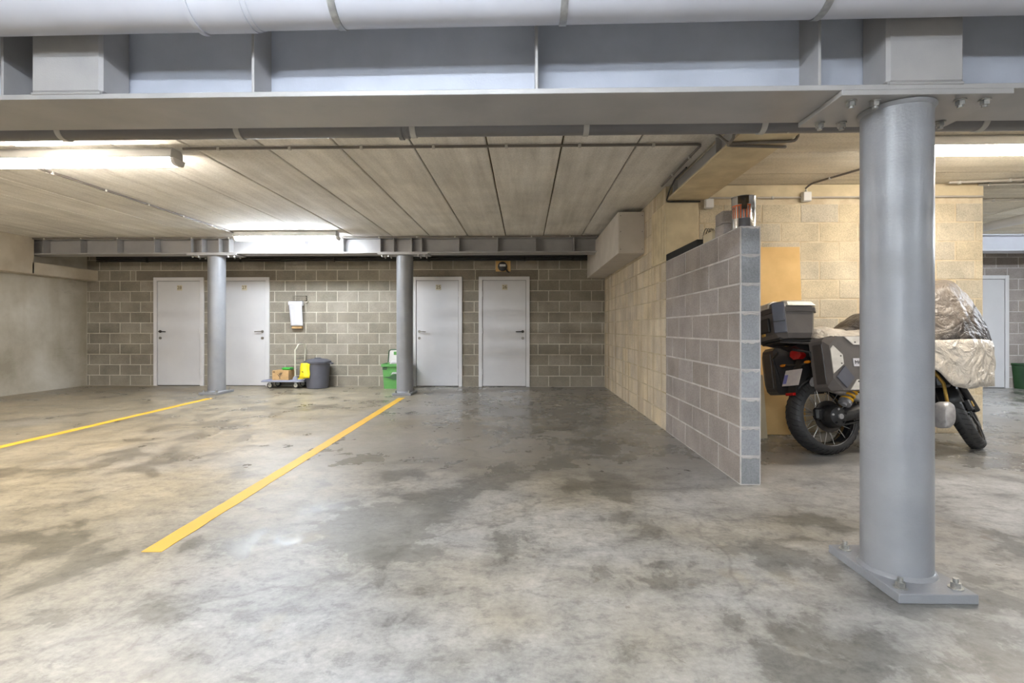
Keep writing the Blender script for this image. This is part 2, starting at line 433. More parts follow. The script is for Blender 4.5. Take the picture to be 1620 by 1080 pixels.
# ------------------------------------------------------------------ masonry
BLK = {}
def block_mesh(wd, ht, m):
    k = (round(wd, 3), round(ht, 3), m.name)
    if k not in BLK:
        b = .0025; hw = wd/2 - .008; hh = ht/2 - .007; fy = -.003; by = .02
        v = [(-hw,by,-hh),(hw,by,-hh),(hw,by,hh),(-hw,by,hh),(-hw,fy+b,-hh),(hw,fy+b,-hh),(hw,fy+b,hh),(-hw,fy+b,hh),
             (-hw+b,fy,-hh+b),(hw-b,fy,-hh+b),(hw-b,fy,hh-b),(-hw+b,fy,hh-b)]
        f = [(4,5,1,0),(5,6,2,1),(6,7,3,2),(7,4,0,3),(4,8,9,5),(5,9,10,6),(6,10,11,7),(7,11,8,4),(8,11,10,9)]
        mb = MB(); mb.add(v, f); BLK[k] = mb.mesh('block', m)
    return BLK[k]
def lay(parent, origin, ang, u0, u1, courses, m, joint0, skip=None, z0=0.0, name='block', ht=CH_, length=.4, lint=()):
    """running bond on a wall face; u runs along the face, face normal is local -y turned by ang"""
    ux = Vector((math.cos(ang), math.sin(ang), 0)); nn = Vector((math.sin(ang), -math.cos(ang), 0))
    for c in range(courses):
        za = z0 + c*ht; zb = za + ht
        if zb > ZC + .001: zb = ZC
        if zb - za < .05: continue
        off = joint0 + (length/2 if c % 2 else 0)
        k = math.floor((u0 - off)/length)
        cuts = [u0]
        while off + (k+1)*length < u1 - .001:
            k += 1; x = off + k*length
            if x > u0 + .001: cuts.append(x)
        cuts.append(u1)
        segs = list(zip(cuts[:-1], cuts[1:]))
        holes = [(a, b) for (a, b, za_, zb_) in (skip or []) if za_ < (za+zb)/2 < zb_]
        lints = [(a, b) for (a, b, cc) in lint if cc == c]
        for (a, b) in holes + lints:
            out = []
            for (s, e) in segs:
                if e <= a or s >= b: out.append((s, e)); continue
                if s < a: out.append((s, a))
                if e > b: out.append((b, e))
            segs = out
        for (s, e), mm in [(q, m) for q in segs] + [(q, M['lintel']) for q in lints]:
            if e - s < .03: continue
            o = link(name if mm is m else 'lintel', block_mesh(e-s, zb-za, mm), parent)
            p = Vector(origin) + ux*((s+e)/2) + nn*rnd.uniform(-.0015, .0025)
            o.location = (p.x, p.y, (za+zb)/2); o.rotation_euler = (0, 0, ang)

# back wall with the cellar doors
DOORS = [(xb(244.5, YB), xb(323.5, YB), 'l', '28'), (xb(347, YB), xb(427, YB), 'r', '27'),
         (xb(653, YB), xb(731.5, YB), 'l', '25'), (xb(757.5, YB), xb(838, YB), 'r', '26')]
wb = struct(MB().box(XL, XR, YB, YB+.2, 0, ZC).build('wall_back', M['mortar']))
holes = [(a+.05, b-.05, 0, 2.0) for a, b, _, _ in DOORS]
lint = [(xb(215, YB), xb(335, YB), 10), (xb(335, YB), xb(437, YB), 10), (xb(646, YB), xb(752, YB), 10), (xb(752, YB), xb(852, YB), 10)]
lay(wb, (0, YB, 0), 0, XL, XR, 12, M['block_back'], .45, holes, lint=lint)
lay(wb, (0, YB, 0), 0, XL, XR, 1, M['block_back'], .45, z0=2.4)
# far back wall, right of the tan box room
wbr = struct(MB().box(XT, XE, YB, YB+.2, 0, ZC).build('wall_back_right', M['mortar_grey']))
d5a, d5b = xb(1520, YB), xb(1594, YB)
lay(wbr, (0, YB, 0), 0, 8.15, 10.35, 13, M['block_partition'], .05, [(d5a+.05, d5b-.05, 0, 2.0)])
# right wall of the parking bay (long face at XR)
wr = struct(MB().box(XR, XR+.19, YT+.02, YB, 0, ZC).build('wall_right', M['mortar_right']))
PADZ0, PADZ1 = 1.86, 2.42
lay(wr, (XR, 0, 0), -math.pi/2, -YB, -YT, 13, M['block_right'], -9.2, [(-5.99, -YT, 1.79, 2.41), (-5.75, -YT, 2.41, 2.7)])
MB().cbox(XR-.012, XR+.33, YT-.03, YT+.55, PADZ0-.06, PADZ1, .006).build('padstone', M['pad'], wr)
for k in range(5):
    y = YT + .03 + k*.11
    MB().box(XR-.016, XR-.010, y, y+.085, PADZ0-.04, PADZ1-.02).build('board_mark', M['pad'], wr)
# tan wall facing the camera
wt = struct(MB().box(XR+.2, XT, YT, YT+.19, 0, ZC).build('wall_alcove', M['mortar_tan']))
lay(wt, (0, YT, 0), 0, XR+.2, XT, 12, M['block_tan'], 1.9, [(XR, XR+.34, 1.79, 2.41)])
MB().cbox(XR+.2, XT, YT-.012, YT+.05, 2.47, ZC, .004).build('lintel', M['pad'], wt)
struct(MB().box(XT-.19, XT, YT+.19, YB, 0, ZC).build('wall_alcove_side', M['mortar_grey']))
# partition
wp = struct(MB().box(XR+.0005, XRt-.0005, YP+.0005, YT, 0, 1.8).build('wall_partition', M['mortar_grey']))
lay(wp, (XR, 0, 0), -math.pi/2, -YT, -YP, 9, M['block_partition'], -YP-.0)
lay(wp, (0, YP, 0), 0, XR, XRt, 9, M['block_end'], XR)
lay(wp, (XRt, 0, 0), math.pi/2, YP, YT, 9, M['block_partition'], YP)
for i in range(9):   # mortar squeezed out of the bed joints on the end face
    z = .2*(i+1) - .01
    mb = MB(); pts = []
    for k in range(7):
        pts.append((XR+.012 + k*.0185, YP-.003, z + rnd.uniform(-.006, .005)))
    mb.tube(pts, [.004 + rnd.random()*.006 for _ in pts], 6); mb.build('mortar_bead', M['mortar_grey'], wp, 60)

# ------------------------------------------------------------------ ceiling slabs
ceil = struct(MB().box(XL-.2, XE+.2, YF-.2, YB+.2, ZC+.03, ZC+.2).build('ceiling', M['joint']))
SLB = {}
def slab(x0, x1, y0, y1, m):
    k = (round(x1-x0, 3), round(y1-y0, 3), m.name)
    if k not in SLB:
        a, b = (x1-x0)/2, (y1-y0)/2
        SLB[k] = MB().cbox(-a, a, -b, b, 0, .04, .008).mesh('slab', m)
    o = link('slab', SLB[k], ceil); o.location = ((x0+x1)/2, (y0+y1)/2, ZC + rnd.uniform(.001, .004))
g = .007
xs = [.31 + .62*k for k in range(-15, 2)]
xs = [XL] + [x for x in xs if x > XL+.1] + [1.55]
for a, b in zip(xs[:-1], xs[1:]):
    slab(a+g, b-g, 2.28, 8.40, M['slab_y']); slab(a+g, b-g, 8.41, YB, M['slab_y'])
ys = [2.28, 2.62, 3.22, 3.81, 4.41, 5.01, 5.6, 6.2, 6.8, 7.4, 8.0, 8.6, 9.2, YB]
for a, b in zip(ys[:-1], ys[1:]):
    if a < 5.5: slab(1.56, 6.2, a+g*.5, b-g*.5, M['slab_x'])
    else: slab(XT, 6.2, a+g*.5, b-g*.5, M['slab_x'])
    slab(6.21, XE, a+g*.5, b-g*.5, M['slab_x'])
for k in range(12):
    slab(XL + k*1.7, XL + k*1.7 + 1.69, -5, 2.27, M['slab_y']); slab(XL + k*1.7, XL + k*1.7 + 1.69, YF, -5.01, M['slab_y'])

# ------------------------------------------------------------------ cast downstand along the left wall
ds = MB()
ds.cbox(XL-.01, XL+.22, YF, 8.24, 2.0, ZC+.01, .008); ds.cbox(XL-.01, XL+.22, 8.2, YB+.01, 2.0, 2.2, .008)
struct(ds.build('trim_1', M['cream_beam']))
# boxed duct in the corner above the bay
bx = thing('boxed_duct', 'pale boxed-in duct in the corner between ceiling and tan side wall', 'duct', (1.34, 8, 2.03))
def rel(o): return Matrix.Translation(-Vector(o.location))
MB(rel(bx)).cbox(1.17, XR-.002, 6.37, YB, 2.03, 2.55, .003).build('casing', M['boxing'], bx)
MB(rel(bx)).cbox(1.176, XR-.004, 6.358, 6.372, 2.035, 2.545, .002).build('end_board', M['boxing'], bx)
for (x, z) in ((1.2,2.08),(1.47,2.08),(1.2,2.3),(1.47,2.3),(1.2,2.5),(1.47,2.5)):
    MB(rel(bx)).cyl((x,6.359,z),(x,6.355,z),.005,n=8).build('screw', M['dark_metal'], bx)

# ------------------------------------------------------------------ steel: near girder
gd = thing('steel_girder', 'deep grey steel girder carried by the thick column with bolted cap plate', 'beam', (1.6, 2.275, GB))
G = rel(gd)
MB(G).cbox(XL, XE, GY0, GY1, GB, GB+.022, .002).build('bottom_flange', M['steel'], gd)
MB(G).cbox(XL, XE, GY0, GY1, ZC-.024, ZC, .002).build('top_flange', M['steel'], gd)
MB(G).box(XL, XE, 2.268, 2.282, GB+.02, ZC-.02).build('web', M['steel_web'], gd)
for x in (-7.4, -5.6, -3.6, -2.25, -1.155, .05, 1.22, 2.6, 4.4, 6.2, 8.0):
    MB(G).cbox(x-.006, x+.006, GY0+.012, GY1-.012, GB+.021, ZC-.023, .001).build('stiffener', M['steel'], gd)
for x in (-1.955, 1.64, -5.2):
    MB(G).cbox(x-.155, x+.155, GY0-.004, 2.27, GB+.024, ZC-.024, .012).build('box_stiffener', M['steel'], gd)
    MB(G).cyl((x-.15, GY0+.0, GB+.024), (x+.15, GY0+.0, GB+.024), .006, n=8).build('weld_bead', M['steel'], gd)
# ------------------------------------------------------------------ columns
def column(loc, top, r, plate, label, cap, capz):
    t = thing('steel_column', label, 'column', loc)
    px, py = plate
    MB().cyl((0,0,.02),(0,0,top+.002), r, n=64).build('shaft', M['column'], t, 30)
    MB().cbox(-px, px, -py, py, 0, .038, .003).build('base_plate', M['galv'] if r > .2 else M['column'], t)
    MB().lathe([(r-.002,.036),(r+.014,.037),(r+.004,.052),(r-.002,.054)], 48).build('weld_bead', M['column'], t, 60)
    for sx in (-1, 1):
        for sy in (-1, 1):
            b = MB(); x, y = sx*(px-.045), sy*(py-.055)
            b.cyl((x,y,.036),(x,y,.042),.026,n=16); b.cyl((x,y,.042),(x,y,.062),.019,n=6); b.cyl((x,y,.06),(x,y,.078),.010,n=10)
            b.build('anchor_bolt', M['zinc'], t, 30)
    cx0, cx1, cy0, cy1 = cap
    MB().cbox(cx0, cx1, cy0, cy1, capz-.022, capz, .002).build('cap_plate', M['steel'], t)
    MB().lathe([(r-.002,capz-.024),(r+.012,capz-.025),(r+.003,capz-.04),(r-.002,capz-.042)], 48).build('weld_bead', M['column'], t, 60)
    n = 0
    for bxx in (cx0+.07, cx0+.17, cx1-.17, cx1-.07):
        for byy in (cy0+.055, cy1-.055):
            b = MB(); z = capz-.022
            b.cyl((bxx,byy,z+.001),(bxx,byy,z-.006),.022,n=16); b.cyl((bxx,byy,z-.006),(bxx,byy,z-.024),.0175,n=6); b.cyl((bxx,byy,z-.024),(bxx,byy,z-.034),.011,n=10)
            b.build('cap_bolt', M['zinc'], t, 30)
    return t
NC = (1.632, 2.265, 0)
column(NC, GB-.02, .132, (.155, .232), 'thick round grey steel column on a bolted base plate in front of the motorcycle', (-.33, .36, GY0-NC[1]-.003, GY1-NC[1]+.003), GB)
FY = 8.405; FB = 2.33
for px, lab in ((640.5, 'round grey steel column in front of the open green container'), (343, 'round grey steel column between the two doors beside the hand truck')):
    x = xb(px, FY)
    column((x, FY, 0), FB-.02, .136, (.155, .24), lab, (-.42, .42, -.15, .15), FB)

# ------------------------------------------------------------------ steel: far beam in front of the cellar wall
fb = thing('steel_beam', 'grey steel beam with row of stiffeners above the cellar doors', 'beam', (-3, FY, FB))
G = rel(fb); x0, x1 = XL+.02, xb(947, 8.26)
MB(G).cbox(x0, x1, FY-.15, FY+.15, FB, FB+.022, .002).build('bottom_flange', M['steel'], fb)
MB(G).cbox(x0, x1, FY-.15, FY+.15, ZC-.022, ZC, .002).build('top_flange', M['steel'], fb)
MB(G).box(x0, x1, FY-.007, FY+.007, FB+.02, ZC-.02).build('web', M['steel'], fb)
for px in (12, 69, 128, 186, 245, 303, 320, 347, 363, 423, 482, 543, 602, 623, 651, 667, 726, 787, 847, 908):
    x = xb(px, 8.28)
    MB(G).box(x-.006, x+.006, FY-.142, FY-.006, FB+.021, ZC-.021).build('stiffener', M['steel'], fb)
# side beam running towards the tan wall
sb = thing('side_beam', 'broad steel beam running from the girder to the tan block wall', 'beam', (1.7, 4, 2.44))
G = rel(sb)
MB(G).cbox(1.5, 1.91, GY1-.06, YT-.03, 2.44, 2.46, .002).build('bottom_flange', M['pad'], sb)  # pale tone puts the light on the underside into the colour
MB(G).box(1.56, 1.85, GY1-.1, YT-.03, 2.458, ZC).build('web', M['steel'], sb)
for y in (2.9, 4.05, 5.2):
    MB(G).box(1.515, 1.895, y-.006, y+.006, 2.459, ZC).build('stiffener', M['steel'], sb)
# far right beam
rb = thing('far_beam', 'pale grey steel beam in front of the far door on the right', 'beam', (8, FY, FB))
G = rel(rb)
MB(G).cbox(XT+.02, XE, FY-.15, FY+.15, FB, FB+.022, .002).build('bottom_flange', M['pvc'], rb)
MB(G).cbox(XT+.02, XE, FY-.15, FY+.15, ZC-.022, ZC, .002).build('top_flange', M['pvc'], rb)
MB(G).box(XT+.02, XE, FY-.007, FY+.007, FB+.02, ZC-.02).build('web', M['pvc'], rb)

# ------------------------------------------------------------------ doors
def text_mesh(s, size, depth, m):
    cu = bpy.data.curves.new('txt', 'FONT'); cu.body = s; cu.size = size; cu.extrude = depth; cu.align_x = 'CENTER'; cu.align_y = 'CENTER'
    o = bpy.data.objects.new('txt', cu); COL.objects.link(o)
    me = bpy.data.meshes.new_from_object(o); bpy.data.objects.remove(o); bpy.data.curves.remove(cu)
    me.materials.clear(); me.materials.append(m); return me
def door(n, a, b, side, num, Y):
    """flush steel door: lining, leaf, lever handle with rose, key rose, hinges and number plate"""
    d = struct(thing('door_%d' % n, None, None, ((a+b)/2, Y, 0)))
    hw = (b-a)/2; top = 2.065; fw = .068
    fr = MB(); fr.cbox(-hw, -hw+fw, -.035, .0, 0, top, .004); fr.cbox(hw-fw, hw, -.035, .0, 0, top, .004); fr.cbox(-hw+fw-.002, hw-fw+.002, -.035, .0, top-fw, top, .004)
    fr.build('frame', M['door_frame'], d)
    MB().box(-hw+fw-.001, hw-fw+.001, -.006, 0, 0, top-fw+.001).build('rebate', M['door_frame_shadow'], d)
    lf = MB().cbox(-hw+fw+.006, hw-fw-.006, -.022, -.004, .012, top-fw-.006, .003).build('leaf', M['door'], d)
    s = -1 if side == 'l' else 1
    hx = s*(hw-fw-.062); zh = 1.035
    h = MB(); h.cyl((hx,-.02,zh),(hx,-.032,zh),.026,n=20); h.cyl((hx,-.03,zh),(hx,-.07,zh),.010,n=10)
    h.tube([(hx,-.066,zh),(hx-s*.02,-.072,zh),(hx-s*.07,-.072,zh-.001),(hx-s*.13,-.068,zh-.004)],[.010,.010,.0095,.009],10)
    h.build('handle', M['dark_metal'] if n in (1, 4) else M['brass'], lf, 40)
    k = MB(); k.cyl((hx,-.02,zh-.125),(hx,-.03,zh-.125),.026,n=20); k.cyl((hx,-.03,zh-.125),(hx,-.037,zh-.125),.010,n=10)
    k.build('key_rose', M['brass'], lf, 40)
    for z in (.28, 1.05, 1.74):
        MB().cyl((-s*(hw-fw-.002),-.036,z-.05),(-s*(hw-fw-.002),-.036,z+.05),.008,n=10).build('hinge', M['door_frame'], d, 40)
    if num:
        sx = .0 + (.02 if side == 'l' else .01)
        sg = MB().cbox(sx-.05, sx+.05, -.030, -.021, 1.815, 1.915, .004).build('number_plate', M['sign'], lf)
        tx = link('number', text_mesh(num, .085, .001, M['ink']), lf)
        tx.location = (sx, -.0315, 1.865); tx.rotation_euler = (R(90), 0, 0)
    return d
for i, (a, b, s, num) in enumerate(DOORS): door(i+1, a, b, s, num, YB)
door(5, d5a, d5b, 'l', None, YB)

# ------------------------------------------------------------------ yellow bay lines
def bay_line(p0, p1, wd, label, slant):
    p0, p1 = Vector(p0), Vector(p1); d = (p1-p0).normalized(); n = Vector((d.y, -d.x, 0)); N = 40; mb = MB(); v = []; f = []
    for i in range(N+1):
        p = p0.lerp(p1, i/N)
        e0, e1 = rnd.uniform(-.003,.003), rnd.uniform(-.003,.003)
        for q in (p - n*(wd/2+e0), p + n*(wd/2+e1)):
            v += [(q.x, q.y, .0), (q.x, q.y, .002)]
    for i in range(N):
        a = i*4; f += [(a+1,a+3,a+7,a+5),(a,a+1,a+5,a+4),(a+2,a+6,a+7,a+3)]
    f += [(0,2,3,1),(N*4,N*4+1,N*4+3,N*4+2)]
    o = mb.add(v, f).build('bay_line', M['yellow_line']); return tag(o, label, 'floor marking')
a = at_floor(239, 873); b = at_floor(636, 629)
bay_line(a, b, .10, 'long yellow bay line ending at the column beside the green container', 0)
a = at_floor(-60, 721); b = at_floor(332, 630)
bay_line(a, b, .10, 'yellow bay line running towards the column between two doors', 0)

# ------------------------------------------------------------------ pipes
def pipe_x(name, x0, x1, y, z, r, m, label, clamps, couplings=(), slope=0.0, clampm=None, hang=ZC):
    t = thing(name, label, 'pipe', ((x0+x1)/2, y, z))
    G = rel(t)
    zz = lambda x: z + slope*(x - (x0+x1)/2)
    MB(G).cyl((x0,y,zz(x0)),(x1,y,zz(x1)), r, n=40).build('barrel', m, t, 30)
    for c in clamps:
        b = MB(G); b.cyl((c-.014,y,zz(c)),(c+.014,y,zz(c)), r+.005, n=40); b.cyl((c,y,zz(c)+r),(c,y,hang), .005, n=8)
        b.build('clamp', clampm or M['galv'], t, 30)
    for c, l in couplings:
        b = MB(G); b.cyl((c-l/2,y,zz(c)),(c+l/2,y,zz(c)), r+.007, n=40)
        b.cyl((c-l/2-.02,y,zz(c)),(c-l/2,y,zz(c)), r+.014, n=40); b.cyl((c+l/2,y,zz(c)),(c+l/2+.02,y,zz(c)), r+.003, n=40)
        b.build('coupling', m, t, 30)
    return t
PY = 1.96
pipe_x('drain_pipe', XL+.05, XE-.05, PY, 2.397, .11, M['pvc'], 'large pale grey drain pipe hung in front of the steel girder',
       [xb(p, 1.9) for p in (527, 893, 1313)] + [-4.2, -6.5, 4, 6.5], [(xb(345, 1.9), .20)], slope=.006)
pipe_x('water_pipe', XL+.05, XE-.05, 2.60, 2.13, .05, M['pvc_dark'], 'dark grey waste pipe running just behind the steel girder',
       [xb(p, 2.56) for p in (92, 374, 652, 928, 1210, 1560)], [(xb(640, 2.56), .03)], slope=.001, clampm=M['clip'])
t = thing('service_pipes', 'bundle of black service pipes along the top of the cellar wall', 'pipe', (-3, YB-.05, 2.36))
for k, (z, r) in enumerate(((2.375, .016), (2.412, .016), (2.452, .02))):
    MB(rel(t)).cyl((XL+.22, YB-.03, z), (1.17, YB-.03, z), r, n=16).build('pipe', M['black_pipe'], t, 30)
for x in (-7.2, -5.4, -3.6, -1.8, 0, .9):
    MB(rel(t)).box(x-.012, x+.012, YB-.055, YB-.007, 2.35, 2.48).build('bracket', M['black_pipe'], t)

def conduit(pts, r, label, m, clips=(), name='conduit', clipm=None):
    pts = [Vector(p) for p in pts]
    t = thing(name, label, 'conduit', tuple(pts[0]))
    # rounded corners
    out = [pts[0]]
    for i in range(1, len(pts)-1):
        a, b, c = pts[i-1], pts[i], pts[i+1]; q = min(.04, (a-b).length*.4, (c-b).length*.4)
        p0 = b + (a-b).normalized()*q; p2 = b + (c-b).normalized()*q
        out += [p0, p0*.25 + b*.5 + p2*.25, p2]
    out.append(pts[-1])
    MB(rel(t)).tube(out, r, 10).build('tube', m, t, 50)
    for c in clips:
        c = Vector(c); b = MB(rel(t)); b.cbox(c.x-.013, c.x+.013, c.y-.013, c.y+.013, c.z-r*1.2-.004, c.z+r+.003, .004); b.build('clip', clipm or M['clip'], t)
    return t
zc = ZC - .015
def clips_between(a, b, step, first=.3):
    a, b = Vector(a), Vector(b); L = (b-a).length; n = []
    s = first
    while s < L: n.append(a.lerp(b, s/L)); s += step
    return n
# along the ceiling across the slabs, turning along the side beam
yA = 4.15
pA = [(-2.85, yA, zc), (1.44, yA, zc), (1.44, YT-.05, zc)]
conduit(pA, .011, 'thin dark conduit crossing the ceiling slabs then turning along the side beam', M['conduit'], clips_between(pA[0], pA[1], .6) + clips_between(pA[1], pA[2], .5))
pB = [(1.475, yA+.5, zc-.03), (1.475, YT-.4, zc-.03), (1.478, YT-.2, 2.50), (1.485, YT-.05, 2.42), (1.56, YT-.05, 2.42), (1.84, YT-.05, 2.42)]
conduit(pB, .008, 'thin black cable running along the side beam and below its end', M['black_pipe'])
a = at_y(40, 258, 4.3); 
pC = [(-4.54, 4.35, zc), (-4.54, 7.76, zc)]
conduit(pC, .011, 'thin conduit slanting over the slabs to the lamp above the hand truck', M['conduit'], clips_between(pC[0], pC[1], .62, .4))
pD = [(XL+.25, 8.18, zc-.006), (1.15, 8.18, zc-.006)]
conduit(pD, .013, 'straight conduit with clips along the front of the far steel beam', M['conduit'], clips_between(pD[0], pD[1], .62, .2))
# crossing over the side beam near the girder
pE = [(-.9, 3.86, zc), (1.42, 3.86, zc), (1.475, 3.70, 2.426), (1.93, 3.66, 2.426), (1.97, 3.70, 2.47), (2.06, 3.86, zc), (4.6, 3.86, zc)]
conduit(pE, .011, 'dark conduit crossing below the side beam near the girder', M['conduit'], [(-.3,3.86,zc),(.3,3.86,zc),(.9,3.86,zc),(2.6,3.86,zc),(3.2,3.86,zc),(3.9,3.86,zc)])
pE2 = [(1.44, 3.2, zc), (1.44, 3.5, zc), (1.475, 3.60, 2.426), (1.475, 3.74, 2.426), (1.935, 3.78, 2.426), (1.95, 3.9, 2.47), (1.955, 4.0, zc), (1.955, 5.2, zc)]
conduit(pE2, .011, 'dark conduit passing below the side beam and on along its far edge', M['conduit'], [(1.955,4.3,zc),(1.955,4.8,zc)])
# on the tan wall top
zt = 2.462
pF = [(1.55, YT-.03, 2.455), (1.86, YT-.03, 2.455), (1.9, YT-.025, zt), (XT-.02, YT-.025, zt)]
conduit(pF, .010, 'thin grey conduit along the top course of the tan block wall', M['conduit_pale'], [(2.6,YT-.025,zt),(3.5,YT-.025,zt),(4.1,YT-.025,zt)])
jb = at_y(1120, 322, YT-.04)
def junction(c, label):
    t = thing('junction_box', label, 'junction box', (c.x, YT-.012, c.z-.05))
    MB().cbox(-.045, .045, -.055, 0, 0, .10, .008).build('body', M['white_plastic'], t)
    MB().cbox(-.041, .041, -.062, -.054, .004, .096, .004).build('lid', M['white_plastic'], t)
    MB().cyl((0,-.03,.098),(0,-.03,.125),.011,n=10).build('gland', M['clip'], t, 40)
junction(at_y(1122, 322, YT-.05), 'white junction box beside the padstone under the side beam')
junction(at_y(1276, 311, YT-.05), 'white junction box on the tan wall right of the metal can')
p0 = at_y(1276, 303, YT-.05)
pG = [(p0.x, YT-.03, zc-.03), (p0.x+.02, YT-.1, zc), (3.42, 4.22, zc)]
conduit(pG, .010, 'conduit slanting over the ceiling from a junction box to a lamp', M['conduit'], clips_between(pG[1], pG[2], .5, .2))
for k, (xa, ya, xb_, yb, lab) in enumerate(((4.35, 5.3, 6.6, 5.0, 'pale conduit slanting from the end of the tan wall'), (4.72, 5.38, 7.0, 5.2, 'second pale conduit slanting beside the tan wall end'), (4.9, 6.05, 7.4, 5.9, 'pale conduit over the far aisle behind the tan wall'))):
    conduit([(xa, ya, zc), (xb_, yb, zc)], .013, lab, M['conduit_pale'], clips_between((xa,ya,zc), (xb_,yb,zc), .45, .1))
t = thing('aisle_pipe', 'thick pale pipe under the ceiling of the far aisle', 'pipe', (6.1, 6.5, 2.42))
a_, b_ = Vector((6.15, 8.0, 2.45)), Vector((6.25, 4.6, 2.45))
MB(rel(t)).cyl(a_, b_, .055, n=24).build('barrel', M['white_plastic'], t, 30)
for q in (.2, .5, .8):
    c = a_.lerp(b_, q); b = MB(rel(t)); b.cyl(c-Vector((0,.012,0)), c+Vector((0,.012,0)), .060, n=24); b.cyl(c+Vector((0,0,.05)), (c.x,c.y,ZC), .005, n=8); b.build('clamp', M['galv'], t, 30)

# ------------------------------------------------------------------ lamps
def batten(x0, x1, y, z0, colr, e, label, name='batten_light', tubes=False):
    L = x1-x0; t = thing(name, label, 'lamp', ((x0+x1)/2, y, z0))
    h = L/2; top = ZC - z0
    prof = [(-.055, top), (-.072, top-.02), (-.078, top-.082), (.078, top-.082), (.072, top-.02), (.055, top)] if not tubes else [(-.055, top), (-.065, top-.02), (-.06, top-.065), (.06, top-.065), (.065, top-.02), (.055, top)]
    MB().prism(prof, -h+.02, h-.02, 'x').build('housing', M['housing'], t)
    m = glow('lamp_glow', colr, e)
    if tubes:
        for yy in (-.035, .035):
            MB().cyl((-h+.04, yy, .013), (h-.04, yy, .013), .013, n=10).build('tube', m, t, 40)
        for s in (-1, 1): MB().cbox(s*(h-.03)-.012, s*(h-.03)+.012, -.055, .055, -.004, top-.06, .003).build('lamp_holder', M['white_plastic'], t)
    else:
        dp = [(.07, top-.081), (.07, top-.092), (.055, .010), (.03, .0), (-.03, .0), (-.055, .010), (-.07, top-.092), (-.07, top-.081)]
        MB().prism(dp, -h+.03, h-.03, 'x').build('diffuser', m, t)
        for s in (-1, 1): MB().prism([(y_*1.03, z_-.002 if z_ < .02 else z_) for y_, z_ in dp], s*(h-.03), s*h, 'x').build('end_cap', M['white_plastic'], t)
    return t
batten(-4.53, -2.89, 7.80, 2.465, LAMP_COOL, E_BACK, 'lit strip lamp on the ceiling above the hand truck')
batten(-4.60, -2.93, 4.22, 2.465, LAMP_WARM, E_FRONT, 'lit strip lamp beside the small square light')
batten(3.02, 4.70, 4.10, 2.465, LAMP_WARM, E_RIGHT, 'lit strip lamp over the motorcycle behind the thick column')
em = thing('emergency_light', 'small glowing box light on the ceiling next to a strip lamp', 'lamp', (-3.76, 3.78, 2.5))
MB().cbox(-.2, .2, -.06, .06, .05, .1, .005).build('base', M['housing'], em)
MB().cbox(-.19, .19, -.055, .055, .0, .055, .015).build('diffuser', glow('emergency_glow', LAMP_WARM, 14), em)
# fixtures of the part of the garage behind the camera, plus unseen additions for the light
batten(-1.5, .15, .45, 2.47, LAMP_COOL, E_REAR_NEAR, 'lit bare tube lamp above the aisle in front of the long yellow line', tubes=True)
batten(-6.4, -4.75, .45, 2.47, LAMP_COOL, E_REAR_NEAR*.15, 'lit bare tube lamp above the aisle nearer the cast wall', tubes=True)
batten(-4.2, -2.5, -9.0, 2.46, LAMP_COOL, E_REAR_FAR, 'lit bare tube lamp near the rear wall opposite the cellar doors', tubes=True)
batten(-6.5, -4.9, -9.0, 2.46, LAMP_COOL, E_REAR_FAR*.5, 'lit bare tube lamp near the rear wall by the cast wall', tubes=True)
t = thing('light_band_rack', 'added unseen rack of thin grey rods splitting the rear lamp light into bands', 'conduit', (-4.5, -6, 2.2))  # unseen rods, added to break the far tube light into bands
for k in range(4):
    z = 2.172 + k*.058
    MB(rel(t)).cyl((-8.2, -6, z), (0.5, -6, z), .014, n=10).build('tube', M['conduit'], t, 40)
for x in (-7.5, -5.5, -3.5, -1.5, .3):
    MB(rel(t)).box(x-.012, x+.012, -5.985, -5.975, 2.15, ZC).build('hanger', M['galv'], t)
batten(-1.4, .2, -2.4, 2.465, LAMP_COOL, E_REAR_MID, 'lit strip lamp in the middle of the rear aisle')
batten(-6.0, -4.4, -2.4, 2.465, LAMP_COOL, E_REAR_MID*.6, 'lit strip lamp in the rear aisle towards the cast wall')
batten(3.4, 5.0, -2.4, 2.465, LAMP_COOL, E_REAR_MID, 'lit strip lamp in the rear aisle on the right')
batten(-8.0, -6.35, 4.22, 2.465, LAMP_WARM, E_FRONT*.6, 'added strip lamp out of view, brightening the bay next to the cast wall')  # added outside the view to lift the left bay and ceiling
batten(7.2, 8.8, 5.6, 2.465, LAMP_COOL, 95, 'lit strip lamp over the far aisle on the right')
batten(7.0, 8.6, 1.0, 2.465, LAMP_MID, 34, 'lit strip lamp over the aisle right of the thick column')

# ------------------------------------------------------------------ things along the cellar wall
# hand truck
xa, xz = xb(414, 9.06), xb(481, 9.06)
TW = xz - xa
tr = thing('hand_truck', 'flat hand truck with folding tube handle beside the grey dustbin', 'trolley', (xa, 9.05, 0))
dk = MB().cbox(0, TW, 0, .42, .125, .15, .008).build('deck', M['trolley_blue'], tr)
MB().cbox(-.008, TW+.008, -.008, .428, .118, .142, .006).build('rim', M['trolley_grey'], tr)
for cx in (.13, xb(467, 9.08)-xa):
    for cy in (.06, .36):
        c = MB(); c.lathe([(.012,-.014),(.05,-.014),(.055,-.008),(.055,.008),(.05,.014),(.012,.014)], 24, 'y', Matrix.Translation((cx, cy, .055)), closed=True)
        wh = c.build('caster', M['rubber'], tr, 40)
        MB().lathe([(.0,-.016),(.034,-.016),(.034,.016),(.0,.016)], 20, 'y', Matrix.Translation((cx, cy, .055))).build('hub', M['cream_metal'], wh, 40)
        f = MB(); f.box(cx-.02, cx+.02, cy-.022, cy-.018, .05, .12); f.box(cx-.02, cx+.02, cy+.018, cy+.022, .05, .12); f.box(cx-.03, cx+.03, cy-.03, cy+.03, .112, .12)
        f.build('fork', M['galv'], wh)
hx = xb(467, 9.08)-xa
